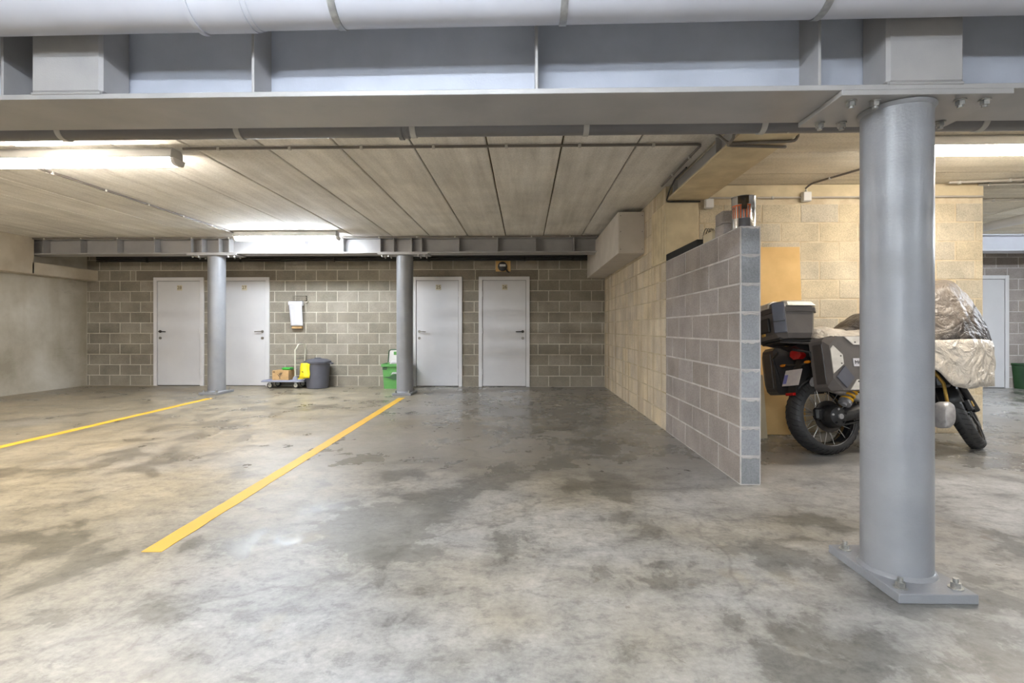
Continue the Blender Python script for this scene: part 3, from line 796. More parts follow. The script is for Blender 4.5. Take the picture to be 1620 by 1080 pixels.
hp = [(hx, .03, .14), (hx, .03, .70)] + [(hx+.03, .03 + .10*(1-math.cos(q)), .70 + .10*math.sin(q)) for q in (R(30), R(60), R(90))] \
   + [(hx+.03, .29 + .10*math.sin(q), .80 - .10*(1-math.cos(q))) for q in (0, R(30), R(60), R(90))] + [(hx, .39, .14)]
MB().tube(hp, .014, 12).build('handle', M['cream_metal'], tr, 50)
for cy in (.03, .39):
    MB().prism([(hx-.045,.14),(hx+.045,.14),(hx+.03,.20),(hx+.012,.225),(hx-.012,.225),(hx-.03,.20)], cy-.02, cy+.02, 'y').build('hinge_bracket', M['trolley_grey'], tr)
for z in (.36, .45, .54):
    MB().cyl((hx+.0,.03,z),(hx+.0,.39,z),.005,n=8).build('cross_bar', M['galv'], tr, 40)
# carton
x0, x1 = xb(430.5, 9.12), xb(456.5, 9.12)
ct = thing('cardboard_box', 'small cardboard box printed with a tree on the hand truck', 'box', (x0, 9.12, .15))
MB().cbox(0, x1-x0, 0, .27, 0, .175, .003).build('carton', M['cardboard'], ct)
W_ = x1-x0
tree = MB()
def stroke(mb, pts, wd, y):
    for p, q in zip(pts[:-1], pts[1:]):
        p, q = Vector((p[0], 0, p[1])), Vector((q[0], 0, q[1])); d = (q-p); n = Vector((-d.z, 0, d.x)).normalized()*wd
        mb.add([p-n+Vector((0,y,0)), p+n+Vector((0,y,0)), q+n+Vector((0,y,0)), q-n+Vector((0,y,0))], [(0,1,2,3)])
cx_ = W_*.48
stroke(tree, [(cx_, .02), (cx_-.004, .06), (cx_+.012, .10)], .006, -.0012)
stroke(tree, [(cx_-.004, .06), (cx_-.035, .085)], .004, -.0012)
for k in range(16):
    a_ = rnd.uniform(0, 6.28); rr = rnd.uniform(.01, .045); px_, pz_ = cx_ + rr*math.cos(a_)*1.1, .10 + rr*math.sin(a_)*.9
    stroke(tree, [(px_-.008, pz_), (px_+.003, pz_+.008), (px_+.010, pz_+.002)], .004, -.0012)
tree.build('tree_print', M['ink'], ct)
rg = MB(); stroke(rg, [(.035+.016*math.cos(q*.7), .145+.011*math.sin(q*.7)) for q in range(10)], .004, -.0012); rg.build('oval_print', M['ink'], ct)
gp = thing('green_packet', 'bright green folded packet lying on the small cardboard box', 'packet', (x0+.13, 9.2, .327))
MB().cbox(0, .19, 0, .12, 0, .045, .018).build('packet', M['green_bright'], gp, 60)
MB().cyl((.172,.005,.022),(.172,-.002,.022),.016,n=14).build('rolled_end', M['green_dark'], gp, 40)
yp = thing('bag_stack', 'flat yellow and white packets on the hand truck deck behind the handle', 'packet', (xa+TW-.15, 9.1, .152))
MB().cbox(0, .14, 0, .26, 0, .018, .006).build('lower_packet', M['paper'], yp, 60)
MB().cbox(.005, .10, .01, .24, .016, .034, .006).build('upper_packet', M['yellow_bag'], yp, 60)
# dustbin
xc = (xb(485, 9.2) + xb(519.5, 9.2))/2
db = thing('dustbin', 'round grey plastic dustbin with lid, yellow bag hanging over its side', 'bin', (xc, 9.21, 0))
rb_, rt_ = .192, .222
MB().lathe([(0,.0),(rb_-.01,.0),(rb_,.012),(rt_-.004,.455),(rt_+.008,.458),(rt_+.008,.475),(rt_-.012,.475),(rb_-.012,.02),(0,.02)], 40).build('bucket', M['bin_grey'], db, 35)
ld = MB().lathe([(rt_+.016,.462),(rt_+.018,.492),(rt_-.005,.505),(rt_-.06,.528),(.08,.54),(0,.542),(0,.53),(.08,.528),(rt_,.485)], 40).build('lid', M['bin_grey'], db, 35)
MB().cbox(-.06,.06,-.014,.014,.54,.556,.006).build('lid_grip', M['bin_grey'], ld)
for s in (-1, 1):
    MB().tube([(s*rt_,-.05,.462),(s*(rt_+.05),-.045,.452),(s*(rt_+.055),0,.445),(s*(rt_+.05),.045,.452),(s*rt_,.05,.462)], .009, 8).build('side_handle', M['bin_grey'], db, 50)
yb_ = thing('yellow_bag', 'bright yellow plastic bag hanging from the rim of the grey dustbin', 'bag', (xc-.145, 8.985, .21))
v = []; f = []; nx, nz = 9, 9
for j in range(nz):
    for i in range(nx):
        u, t_ = i/(nx-1), j/(nz-1)
        v.append((-.095 + .18*u + .012*t_ + .006*math.sin(t_*7), .012*math.sin(u*9+t_*3) - .012*(1-t_) - .0 + .03*t_*(abs(u-.5)*1.2), .26*t_ - .012*u*(1-t_)))
f = [(j*nx+i, j*nx+i+1, (j+1)*nx+i+1, (j+1)*nx+i) for j in range(nz-1) for i in range(nx-1)]
bag = MB().add(v, f).build('bag_sheet', M['yellow_bag'], yb_, 60)
sm = bag.modifiers.new('thick', 'SOLIDIFY'); sm.thickness = .008
pr = MB(); stroke(pr, [(-.045,.10),(-.03,.112),(-.015,.10),(-.03,.092)], .005, -.022); pr.build('print', M['ink'], yb_)
# green container with open lid
x0, x1 = xb(603.5, 9.1), xb(647, 9.1)
gc = thing('green_container', 'light green plastic food waste container with its lid standing open', 'bin', ((x0+x1)/2, 9.09, 0))
hw = (x1-x0)/2
bd = MB(); b0 = hw-.045; b1 = hw-.022
v = [(-b0,0.02,0),(b0,.02,0),(b0,.30,0),(-b0,.30,0),(-b1,0,.40),(b1,0,.40),(b1,.33,.40),(-b1,.33,.40)]
bd.add(v, [(0,3,2,1),(0,1,5,4),(1,2,6,5),(2,3,7,6),(3,0,4,7)]); bd.build('tub', M['green_plastic'], gc)
rm = MB(); rm.cbox(-hw, hw, -.022, .0, .395, .45, .006); rm.cbox(-hw, hw, .33, .35, .395, .45, .006); rm.cbox(-hw, -hw+.024, -.02, .35, .395, .45, .006); rm.cbox(hw-.024, hw, -.02, .35, .395, .45, .006)
rm.build('rim', M['green_plastic'], gc)
rc = MB(); rc.prism([(-b1+.01,.215),(-.10,.22),(-.06,.245),(0,.26),(.06,.245),(.10,.22),(b1-.01,.215),(.10,.19),(.03,.165),(-.03,.165),(-.10,.19)], -.010, .02, 'y'); rc.build('grip_recess', M['green_dark'], gc)
MB().prism([(-.075,.255),(-.045,.30),(.045,.30),(.075,.255),(.03,.272),(-.03,.272)], -.014, .02, 'y').build('grip_label', M['paper'], gc)
MB().cbox(-b1+.0, -b1+.085, -.006, .02, .345, .392, .004).build('hinge_lug', M['green_dark'], gc)
lx = hw-.045; lz0, lz1, lr = .462, .70, .055
arc = [(-lx, lz0), (-lx+.012, lz1-lr)] + [(-lx+.012+lr*(1-math.cos(q)), lz1-lr+lr*math.sin(q)) for q in (R(30), R(60), R(90))]
arc = arc + [(-x, z) for x, z in reversed(arc)]
Ml = Matrix.Translation((0, .30, 0))
MB().prism(arc, 0, .012, 'y', Ml).build('open_lid', M['white_plastic'], gc)
MB(Ml).tube([(x, -.004, z) for x, z in arc], .009, 8).build('lid_edge', M['green_dark'], gc, 50)
MB(Ml).cbox(-.10, .10, -.014, -.002, .60, .66, .004).build('lid_clip', M['green_plastic'], gc)
MB().tube([(-.1,.06,.448),(-.05,.03,.475),(.02,.04,.468),(.1,.05,.478),(.14,.08,.45)], [.02,.035,.03,.035,.02], 8).build('liner_bag', M['paper'], gc, 60)
# paper roll on the wall
c = at_y(473, 478, YB)
pr_ = thing('paper_roll_holder', 'wire wall rack holding a roll with a long white paper sheet hanging down', 'paper roll', (c.x, YB-.01, c.z-.35))
z0 = .35
MB().tube([(-.17,-.01,z0+.02),(-.15,-.02,z0-.02),(-.15,-.10,z0-.03),(.17,-.10,z0-.03),(.17,-.02,z0-.02),(.19,-.01,z0+.02)], .006, 8).build('bracket', M['wire'], pr_, 50)
rk = MB()
for k in range(5): rk.tube([(-.10+k*.055,-.006,z0+.02),(-.10+k*.055,-.012,z0+.12)], .004, 6)
for zz in (.03, .075, .12): rk.tube([(-.13,-.008,z0+zz),(.16,-.008,z0+zz)], .004, 6)
rk.build('wire_grid', M['wire'], pr_, 50)
for k in range(3): MB().cyl((.155,-.008,z0+.04+k*.035),(.155,-.03,z0+.04+k*.035),.010,n=8).build('hook', M['dark_metal'], pr_, 40)
MB().cyl((-.135,-.10,z0-.03),(.125,-.10,z0-.03),.045,n=24).build('roll', M['paper'], pr_, 40)
v = []; n_ = 14
for j in range(n_+1):
    t_ = j/n_; z = z0-.03 - t_*.42
    for i in range(9):
        u = i/8; v.append((-.13 + .25*u + .02*t_*(1-u) , -.145 + .05*t_ + .008*math.sin(u*6.3+1), z))
f = [(j*9+i, j*9+i+1, (j+1)*9+i+1, (j+1)*9+i) for j in range(n_) for i in range(8)]
sh = MB().add(v, f).build('hanging_sheet', M['paper'], pr_, 60); sm = sh.modifiers.new('t', 'SOLIDIFY'); sm.thickness = .003
MB().cbox(-.10, .09, -.075, -.01, z0-.50, z0-.42, .005).build('lower_bar', M['cardboard'], pr_)
# alarm sounder
c = at_y(796, 421, YB)
al = thing('alarm_bell', 'round black bell with white label on an ochre board above a door', 'bell', (c.x, YB-.006, c.z))
MB().cbox(-.14,.14,-.018,0,-.10,.10,.003).build('back_board', M['mdf'], al)
MB().lathe([(0,0),(.085,0),(.09,.02),(.082,.055),(.05,.07),(0,.072)], 28, 'z', Matrix.Translation((-.01,-.016,-.01)) @ Matrix.Rotation(R(90),4,'X')).build('bell_dome', M['black'], al, 40)
MB().cbox(-.065,.05,-.094,-.07,-.015,.028,.004).build('label', M['paper'], al)
MB().tube([(.06,-.05,-.07),(.085,-.06,-.11),(.115,-.06,-.125)], [.02,.016,.012], 10).build('clapper', M['black'], al, 50)
# far right container with stick
x0 = xb(1604, 9.45)
fg = thing('green_caddy', 'dark green bin against the far wall beside the door on the right', 'bin', (x0, 9.17, 0))
MB().add([(.03,.02,0),(.40,.02,0),(.40,.30,0),(.03,.30,0),(0,0,.44),(.43,0,.44),(.43,.33,.44),(0,.33,.44)], [(0,3,2,1),(0,1,5,4),(1,2,6,5),(2,3,7,6),(3,0,4,7),(4,5,6,7)]).build('tub', M['green_dark'], fg)
MB().cbox(-.015,.445,-.015,.345,.425,.46,.01).build('lid', M['green_dark'], fg)
MB().cbox(.01,.42,-.006,.02,.27,.29,.003).build('band', M['green_dark'], fg)
sk = thing('white_stick', 'white stick standing upright on the dark green bin', 'stick', (x0+.05, 9.2, .46))
MB().cyl((0,0,0),(-.035,.03,.17),.011,n=10).build('stick', M['paper'], sk, 40)

# ------------------------------------------------------------------ on top of the partition
ZP = 1.8
cn = thing('metal_can', 'shiny dented tin can with orange striped print on the partition end', 'can', (1.585, 3.70, ZP))
v = []; f = []; n_ = 40; m_ = 12; rc_, hc_ = .083, .235
for j in range(m_+1):
    for i in range(n_):
        t_ = 2*math.pi*i/n_; z = hc_*j/m_
        a_ = math.atan2(math.sin(t_+1.0), math.cos(t_+1.0))     # dent faces right front
        dent = .020*math.exp(-(a_/.45)**2)*math.exp(-((z-.11)/.07)**2)
        r_ = rc_ - dent; v.append((r_*math.cos(t_), r_*math.sin(t_), z))
f = [(j*n_+i, j*n_+(i+1)%n_, (j+1)*n_+(i+1)%n_, (j+1)*n_+i) for j in range(m_) for i in range(n_)] + [tuple(range(n_))[::-1], tuple(m_*n_+i for i in range(n_))]
MB().add(v, f).build('can_body', M['tin'], cn, 50)
for z in (.003, hc_-.003): MB().tube([(rc_*math.cos(2*math.pi*k/36), rc_*math.sin(2*math.pi*k/36), z) for k in range(36)], .003, 6, closed=True).build('seam', M['tin'], cn, 60)
def patch(t0, t1, z0, z1, m, name, dr=.0012):
    mb = MB(); k = max(2, int((t1-t0)/.1)); v = []
    for i in range(k+1):
        t_ = t0 + (t1-t0)*i/k
        for z in (z0, z1): v.append(((rc_+dr)*math.cos(t_), (rc_+dr)*math.sin(t_), z))
    return mb.add(v, [(2*i, 2*i+2, 2*i+3, 2*i+1) for i in range(k)]).build(name, m, cn, 60)
for k in range(7): patch(R(-172+k*14), R(-166+k*14), .075, .165, M['orange'], 'orange_stripe')
patch(R(-178), R(-80), .160, .170, M['orange'], 'orange_band')
patch(R(-176), R(-158), .142, .15, M['tin_dark'], 'label_text')
patch(R(-136), R(-84), .0, .072, M['tin_dark'], 'dark_label')
patch(R(-140), R(-90), .175, .233, M['bitumen'], 'smear', .002); patch(R(-122), R(-98), .135, .18, M['bitumen'], 'smear', .0025)
def brick(loc, s, label, rot=0):
    o = MB().cbox(-s[0]/2, s[0]/2, -s[1]/2, s[1]/2, 0, s[2], .005).build('block_offcut', M['block_partition']); o.location = loc; o.rotation_euler = (0, 0, rot)
    return tag(o, label, 'block')
brick((1.575, 3.98, ZP), (.12, .16, .09), 'grey block offcut on the partition top, lower of two behind the can', .05)
brick((1.575, 3.97, ZP+.09), (.13, .17, .095), 'grey block offcut on the partition top, stacked on another', -.06)
o = MB().cbox(-.05,.05,-.10,.10,0,.075,.004).build('board_scrap', M['mdf_pale']); o.location = (1.56, 4.22, ZP); tag(o, 'pale board scrap on the partition top beside the wire loops', 'board')
wl_ = thing('wire_loops', 'bent steel wire loops standing on the partition top', 'wire', (1.6, 4.43, ZP))
for k in range(4):
    MB().tube([(-.03+.02*k, -.09+.012*k, 0)] + [(-.03+.02*k + .004*math.sin(q), -.09*math.cos(q)+.012*k*math.cos(q), .155*math.sin(q)) for q in [R(20*j) for j in range(1, 9)]] + [(-.03+.02*k, .09-.012*k, 0)], .004, 6).build('loop', M['wire'], wl_, 60)
o = MB().cbox(-.035,.045,-.46,.46,0,.07,.006).build('bitumen_roll', M['timber_black']); o.location = (1.535, 4.93, ZP); o.rotation_euler = (0,0,R(1)); tag(o, 'long black bitumen strip lying along the partition top', 'strip')
# boards leaning on the tan wall
def leaning(x0, x1, zt, foot, label, m, th=.018, z0=0):
    t = MB(); yb = YT-.006; a_ = math.atan2(foot, zt)
    o = t.cbox(x0, x1, -th, 0, 0, zt/math.cos(a_), .002).build('leaning_board', m)
    o.location = (0, yb-foot-.002, z0); o.rotation_euler = (-a_, 0, 0); return tag(o, label, 'board')
p = at_y(1267, 390, YT-.05)
leaning(1.85, p.x, p.z, .13, 'tall ochre board leaning on the tan block wall behind the motorcycle', M['mdf'])
leaning(1.68, xb(1211, 5.1), .62, .10, 'low pale board leaning in front of the tall ochre board', M['mdf_pale']).location.y = YT-.33

# ------------------------------------------------------------------ motorcycle
P0 = at_floor(1309, 719); P1 = at_floor(1551, 709)
HEAD = math.atan2(P1.y-P0.y, P1.x-P0.x); LEAN = R(10)
mc = thing('motorcycle', 'black adventure motorcycle with panniers and top case under a half-pulled cover', 'motorcycle', tuple(P0), rot=(-LEAN, 0, HEAD))
MW = Matrix.Translation(P0) @ Matrix.Rotation(HEAD, 4, 'Z') @ Matrix.Rotation(-LEAN, 4, 'X')
def wheel(Mx, Rr, sr, wd, name, nsp, rimr):
    """tyre + rim + spokes + hub; wheel plane x-z, contact at the origin of Mx"""
    A = Mx @ Matrix.Translation((0, 0, Rr))
    prof = []
    for k in range(15):
        q = R(-15) + R(210)*k/14
        prof.append((Rr - sr + sr*math.sin(q), wd*math.cos(q)))
    prof += [(rimr, -wd*.78), (rimr, wd*.78)]
    ty = MB(A).lathe(prof, 64, 'y', closed=True).build(name, M['tyre'], mc, 40)
    gr = MB(A)
    for k in range(40):
        for s in (-1, 1):
            pts = []
            for q in (20, 40, 60, 76):
                th = 2*math.pi*(k + (.5 if s > 0 else 0) + (90-q)*.012)/40; rr = Rr - sr + (sr+.0005)*math.sin(R(q)); yy = s*wd*math.cos(R(q))
                pts.append((rr*math.cos(th), yy, rr*math.sin(th)))
            gr.tube(pts, .0035, 4)
    gr.build('tread_grooves', M['tread'], ty)
    MB(A).lathe([(rimr+.004,-wd*.80),(rimr-.006,-wd*.74),(rimr-.012,-wd*.3),(rimr-.03,0),(rimr-.012,wd*.3),(rimr-.006,wd*.74),(rimr+.004,wd*.80),(rimr+.006,0)], 56, 'y', closed=True).build('rim', M['black_gloss'], ty, 40)
    MB(A).lathe([(rimr-.002,-wd*.825),(rimr-.007,-wd*.82),(rimr-.007,-wd*.79),(rimr-.002,-wd*.79)], 56, 'y', closed=True).build('rim_edge', M['spoke'], ty, 40)
    MB(A).lathe([(0,-.06),(.045,-.06),(.05,-.05),(.035,-.03),(.035,.03),(.05,.05),(.045,.06),(0,.06)], 28, 'y').build('hub', M['black_gloss'], ty, 40)
    for k in range(nsp):
        th = 2*math.pi*k/nsp; sg = 1 if k % 2 else -1; t2 = th + sg*.42*(1 if (k//2) % 2 else -1)
        MB(A).cyl((.045*math.cos(th), sg*.048, .045*math.sin(th)), ((rimr-.008)*math.cos(t2), sg*wd*.45, (rimr-.008)*math.sin(t2)), .0034, n=5).build('spoke', M['spoke'], ty)
    return ty, A
def ring(x0, x1, y0, y1, c, z): return [(x0+c,y0,z),(x1-c,y0,z),(x1,y0+c,z),(x1,y1-c,z),(x1-c,y1,z),(x0+c,y1,z),(x0,y1-c,z),(x0,y0+c,z)]
def loft(rings):
    n = len(rings[0]); v = [p for r in rings for p in r]; f = [(i*n+k, i*n+(k+1)%n, (i+1)*n+(k+1)%n, (i+1)*n+k) for i in range(len(rings)-1) for k in range(n)]
    f += [tuple(range(n))[::-1], tuple((len(rings)-1)*n+k for k in range(n))]
    return v, f
I4 = Matrix.Identity(4)
rw, RA = wheel(I4, .325, .062, .088, 'rear_wheel', 28, .252)
# final drive and brake on the near side
fd = MB(RA); fd.lathe([(0,-.20),(.03,-.20),(.075,-.185),(.095,-.15),(.10,-.10),(.085,-.07),(0,-.07)], 32, 'y'); fd.build('final_drive', M['black'], mc, 40)
MB(RA).cyl((0.0,-.198,0),(0,-.215,0),.022,n=20).build('axle_nut', M['alu_dark'], mc, 40)
for q in range(5):
    th = R(72*q+20); MB(RA).cyl((.06*math.cos(th),-.186,.06*math.sin(th)),(.06*math.cos(th),-.198,.06*math.sin(th)),.009,n=8).build('drive_bolt', M['alu_dark'] if q in (1, 2) else M['black_gloss'], mc, 40)
MB(RA).lathe([(.075,-.074),(.135,-.074),(.135,-.068),(.075,-.068)], 36, 'y', closed=True).build('brake_disc', M['dark_metal'], mc, 30)
MB().cbox(-.145,-.06,-.12,-.06,.30,.40,.015).build('brake_caliper', M['black'], mc)
sa = MB(); sa.tube([(0,-.14,.325),(.14,-.14,.34),(.34,-.12,.40),(.56,-.06,.44)], [.06,.055,.05,.055], 14); sa.build('swingarm', M['black'], mc, 50)
MB().tube([(.02,-.15,.25),(.25,-.13,.28),(.5,-.08,.33)], .012, 8).build('torque_rod', M['black_gloss'], mc, 50)
# shock with yellow spring
sa_, sb_ = Vector((.07,-.17,.415)), Vector((.30,-.13,.66)); dirv = (sb_-sa_).normalized(); u_ = dirv.orthogonal().normalized(); w2 = dirv.cross(u_)
hel = [sa_ + (sb_-sa_)*(.12 + .80*k/90) + (u_*math.cos(2*math.pi*k/14) + w2*math.sin(2*math.pi*k/14))*.042 for k in range(91)]
sk_ = MB().cyl(sa_, sb_, .022, n=16).build('shock_absorber', M['alu_dark'], mc, 40)
MB().tube(hel, .0105, 8).build('spring', M['spring'], sk_, 60)
MB().cyl(sa_ + dirv*.02, sa_ + dirv*.05, .05, n=24).build('spring_seat', M['alu_dark'], sk_, 40)
# rear mudguard over the tyre, tail, number plate
hg = MB(); arcp = []
for k in range(9):
    q = R(70 + 8*k); arcp.append((.35*math.cos(q), .325+.35*math.sin(q)))
v = []; f = []
for (x, z) in arcp:
    for yy in (-.06, -.045, .045, .06): v.append((x, yy, z - (.015 if abs(yy) > .05 else 0)))
f = [(i*4+j, i*4+j+1, i*4+j+5, i*4+j+4) for i in range(len(arcp)-1) for j in range(3)]
ho = hg.add(v, f).build('rear_hugger', M['black'], mc, 60); sm = ho.modifiers.new('t', 'SOLIDIFY'); sm.thickness = .008
tl = MB(); tl.prism([(.35,.93),(.05,.96),(-.20,.955),(-.26,.935),(-.17,.90),(-.12,.83),(.05,.76),(.35,.70)], -.095, .095, 'y'); tl.build('tail_unit', M['black'], mc)
rkp = MB(); rkp.cbox(-.40,.08,-.15,.15,.965,.985,.008); rkp.build('luggage_rack', M['black'], mc)
for s in (-1, 1):
    MB().tube([(-.40,s*.10,.975),(-.30,s*.13,.96),(-.10,s*.14,.945),(.08,s*.15,.90),(.22,s*.16,.82)], .013, 10).build('grab_rail', M['case_dark'], mc, 50)
    MB().tube([(-.28,s*.10,.90),(-.24,s*.24,.86),(-.18,s*.24,.60),(.20,s*.24,.58),(.26,s*.2,.80)], .011, 8).build('pannier_rail', M['black'], mc, 50)
lt = MB(); lt.prism([(-.075,-.01),(-.06,.03),(0,.045),(.06,.03),(.075,-.01),(.03,-.045),(-.03,-.045)], -.19, -.11, 'x', Matrix.Translation((0,0,.872))); lt.build('tail_light', M['red_lens'], mc)
ph = MB(); ph.prism([(-.06,.85),(-.13,.85),(-.24,.66),(-.27,.53),(-.22,.53),(-.12,.70)], -.05, .05, 'y'); ph.build('plate_holder', M['black'], mc)
Mp = Matrix.Translation((-.245,0,.665)) @ Matrix.Rotation(R(22),4,'Y')
pl_ = MB(Mp).cbox(-.006,.0,-.105,.105,-.075,.075,.002).build('number_plate', M['plate'], mc)
MB(Mp).cbox(-.0075,-.004,.055,.10,-.055,.03,.0005).build('plate_band', M['plate_blue'], pl_)
MB().cbox(-.295,-.265,-.05,.05,.51,.535,.004).build('rear_reflector', M['red_lens'], mc)
for s in (-1, 1):
    MB().cyl((-.17,s*.03,.775),(-.20,s*.13,.785),.009,n=8).build('indicator_stem', M['black'], mc, 40)
    MB().lathe([(0,-.032),(.010,-.028),(.014,0),(.010,.028),(0,.032)], 16, 'y', Matrix.Translation((-.205,s*.155,.788))).build('indicator', M['amber'], mc, 50)
MB().tube([(.45,-.10,.42),(.20,-.13,.50),(0,-.15,.57),(-.17,-.15,.62)], [.03,.04,.045,.042], 16).build('silencer', M['alu_dark'], mc, 50)
# panniers
def pannier(s):
    """aluminium-cornered side case; outer face has cut corners"""
    y0, y1 = s*.235, s*.43; x0, x1, z0, z1 = -.235, .27, .53, .965
    c = .10
    out = [(x0+.02,z0+c),(x0+c,z0),(x1-c,z0),(x1-.02,z0+c),(x1-.02,z1-.06),(x1-c,z1),(x0+c,z1),(x0+.02,z1-c*.75)]
    inn = [(x0,z0+.03),(x0+.03,z0),(x1-.03,z0),(x1,z0+.03),(x1,z1-.03),(x1-.03,z1),(x0+.03,z1),(x0,z1-.03)]
    n = 8; v = [(x, y0, z) for x, z in inn] + [(x, y1-s*.05, z) for x, z in inn] + [(x, y1, z) for x, z in out]
    f = [tuple(range(n)), tuple(range(2*n, 3*n))] + [(i, (i+1)%n, (i+1)%n+n, i+n) for i in range(n)] + [(i+n, (i+1)%n+n, (i+1)%n+2*n, i+2*n) for i in range(n)]
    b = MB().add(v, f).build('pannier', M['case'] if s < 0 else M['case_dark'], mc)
    e = s*.006
    def plate(poly, nm, m, d=.008):
        MB().prism(poly, y1 - s*.03, y1 + s*d, 'y').build(nm, m, b)
    plate([(x0+.022,z0+.135),(x0+.022,z1-.10),(x0+.05,z1-.075),(x0+.125,z1-.15),(x0+.125,z0+.21)], 'corner_plate', M['alu'])
    plate([(x0+.155,z0+.004),(x1-.12,z0+.004),(x1-.16,z0+.085),(x0+.225,z0+.085)], 'lower_plate', M['alu'])
    plate([(x0+.16,z1-.004),(x1-.12,z1-.004),(x1-.15,z1-.07),(x0+.235,z1-.07)], 'upper_plate', M['alu'])
    plate([(x0+.045,z0+.11),(x0+.125,z0+.02),(x0+.20,z0+.10),(x0+.13,z0+.195)], 'corner_guard', M['case_blue'], .012)
    plate([(x0+.215,z0+.19),(x0+.365,z0+.19),(x0+.365,z0+.255),(x0+.215,z0+.255)], 'badge', M['paper'], .005)
    if s < 0:
        tx = link('badge_text', text_mesh('MOTO', .042, .001, M['dark_metal']), b); tx.location = (x0+.29, y1-.0065, z0+.222); tx.rotation_euler = (R(90), 0, 0)
    for (x, z) in ((x0+.105,z1-.16),(x0+.105,z0+.215),(x0+.235,z0+.07),(x0+.25,z1-.05)):
        MB().cyl((x,y1+s*.006,z),(x,y1+s*.011,z),.006,n=8).build('rivet', M['dark_metal'], b, 40)
    for q in (.07, .11): MB().box(x0+q, x0+q+.02, y0+s*.02, y1-s*.03, z1-.004, z1+.007).build('lid_strap', M['case_dark'], b)
    ld_ = MB(); ld_.cbox(x0-.005, x0+.02, min(y0+s*.03, y0+s*.15), max(y0+s*.03, y0+s*.15), z0+.05, z1-.05, .01); ld_.build('rear_panel', M['case_dark'], b)
pannier(-1); pannier(1)
# top case
tc0, tc1, ty0, ty1, tz0, tz1 = -.50, -.10, -.25, .25, 1.0, 1.235
tcb = MB().add(*loft([ring(tc0+.06,tc1-.03,ty0+.05,ty1-.05,.05,tz0-.012), ring(tc0+.03,tc1-.015,ty0+.03,ty1-.03,.06,tz0+.03), ring(tc0+.012,tc1,ty0+.012,ty1-.012,.06,tz1-.02)])).build('top_case', M['case'], mc)
MB().add(*loft([ring(tc0,tc1+.012,ty0,ty1,.06,tz1-.025), ring(tc0,tc1+.012,ty0,ty1,.06,tz1+.012)])).build('lid_rim', M['case_dark'], tcb)
MB().add(*loft([ring(tc0+.01,tc1,ty0+.01,ty1-.01,.06,tz1+.011), ring(tc0+.03,tc1-.02,ty0+.035,ty1-.035,.06,tz1+.06), ring(tc0+.08,tc1-.06,ty0+.09,ty1-.09,.05,tz1+.082)])).build('lid', M['case'], tcb)
MB().add(*loft([ring(tc0+.10,tc1-.02,ty0+.004,ty0+.12,.01,tz1+.028), ring(tc0+.11,tc1-.04,ty0+.03,ty0+.12,.01,tz1+.066), ring(tc0+.13,tc1-.07,ty0+.085,ty0+.13,.01,tz1+.088)])).build('lid_plate', M['alu'], tcb)
MB().add(*loft([ring(tc0-.002,tc0+.12,ty0+.12,ty1-.05,.01,tz1+.02), ring(tc0+.022,tc0+.12,ty0+.13,ty1-.06,.01,tz1+.066), ring(tc0+.07,tc0+.13,ty0+.14,ty1-.09,.01,tz1+.088)])).build('lid_plate', M['alu'], tcb)
Mk = Matrix.Translation((tc0+.034, ty0+.034, 0)) @ Matrix.Rotation(R(45), 4, 'Z')
MB(Mk).cbox(-.012,.012,-.05,.05,tz0+.03,tz1+.055,.006).build('latch', M['case_blue'], tcb)
MB(Mk).cbox(-.016,.0,-.046,.046,tz1-.11,tz1-.104,.002).build('latch_gap', M['black'], tcb)
MB().cbox(tc0-.006,tc0+.02,-.12,.05,tz0+.05,tz1-.06,.008).build('lock_panel', M['black'], tcb)
MB().cbox(tc0-.010,tc0+.0,-.07,-.02,tz0+.02,tz0+.045,.004).build('lock_badge', M['gold'], tcb)
MB().cbox(tc0+.05,tc1-.04,-.17,.17,.98,1.0,.008).build('mount_plate', M['black'], tcb)
# engine, frame, tank (mostly under the cover or behind the column)
eng = MB(); eng.cbox(.50,.98,-.16,.16,.24,.62,.04); eng.cbox(.44,.62,-.12,.12,.30,.72,.03); eng.build('engine', M['black'], mc)
for s in (-1, 1):
    cy = MB(); cy.cyl((.88,s*.14,.34),(.89,s*.31,.33),.085,n=20); cy.build('cylinder', M['black_gloss'], mc, 40)
    cgd = MB(); rr_ = []
    for yy, k_ in ((.28,.9),(.31,1.0),(.37,.98),(.395,.8),(.40,.55)):
        rr_.append([(.845 + .062*k_*math.copysign(abs(math.cos(q))**.7, math.cos(q)) + .02*math.sin(q), s*yy, .315 + .11*k_*math.copysign(abs(math.sin(q))**.8, math.sin(q))) for q in [2*math.pi*j/20 for j in range(20)]])
    cgd.add(*loft(rr_)); cgd.build('cylinder_guard', M['alu_dark'], mc, 45)
    MB().tube([(1.0,s*.16,.72),(1.03,s*.22,.58),(1.0,s*.25,.42),(.88,s*.24,.28),(.72,s*.16,.24)], .014, 10).build('crash_bar', M['gold'], mc, 50)
    MB().tube([(.15,s*.12,.84),(.55,s*.14,.78),(.95,s*.12,.82),(1.15,s*.06,.92)], .02, 10).build('frame_tube', M['black'], mc, 50)
    MB().tube([(.62,s*.16,.34),(.62,s*.27,.33)], .014, 8).build('foot_peg', M['black'], mc, 50)
MB().prism([(.30,.72),(.50,.70),(1.10,.80),(1.20,.95),(1.02,1.12),(.80,1.10),(.62,.90),(.30,.86)], -.15, .15, 'y').build('tank', M['black_gloss'], mc)
MB().add(*loft([ring(-.05,.66,-.14,.14,.05,.86), ring(-.05,.66,-.16,.16,.06,.92), ring(0,.62,-.10,.10,.05,.965)])).build('seat', M['black'], mc)
MB().cbox(1.02,1.16,-.19,.19,.55,.80,.02).build('radiator', M['black'], mc)
MB().tube([(.55,.16,.30),(.60,.28,.05),(.62,.31,-.05)], .012, 8).build('side_stand', M['black'], mc, 50)
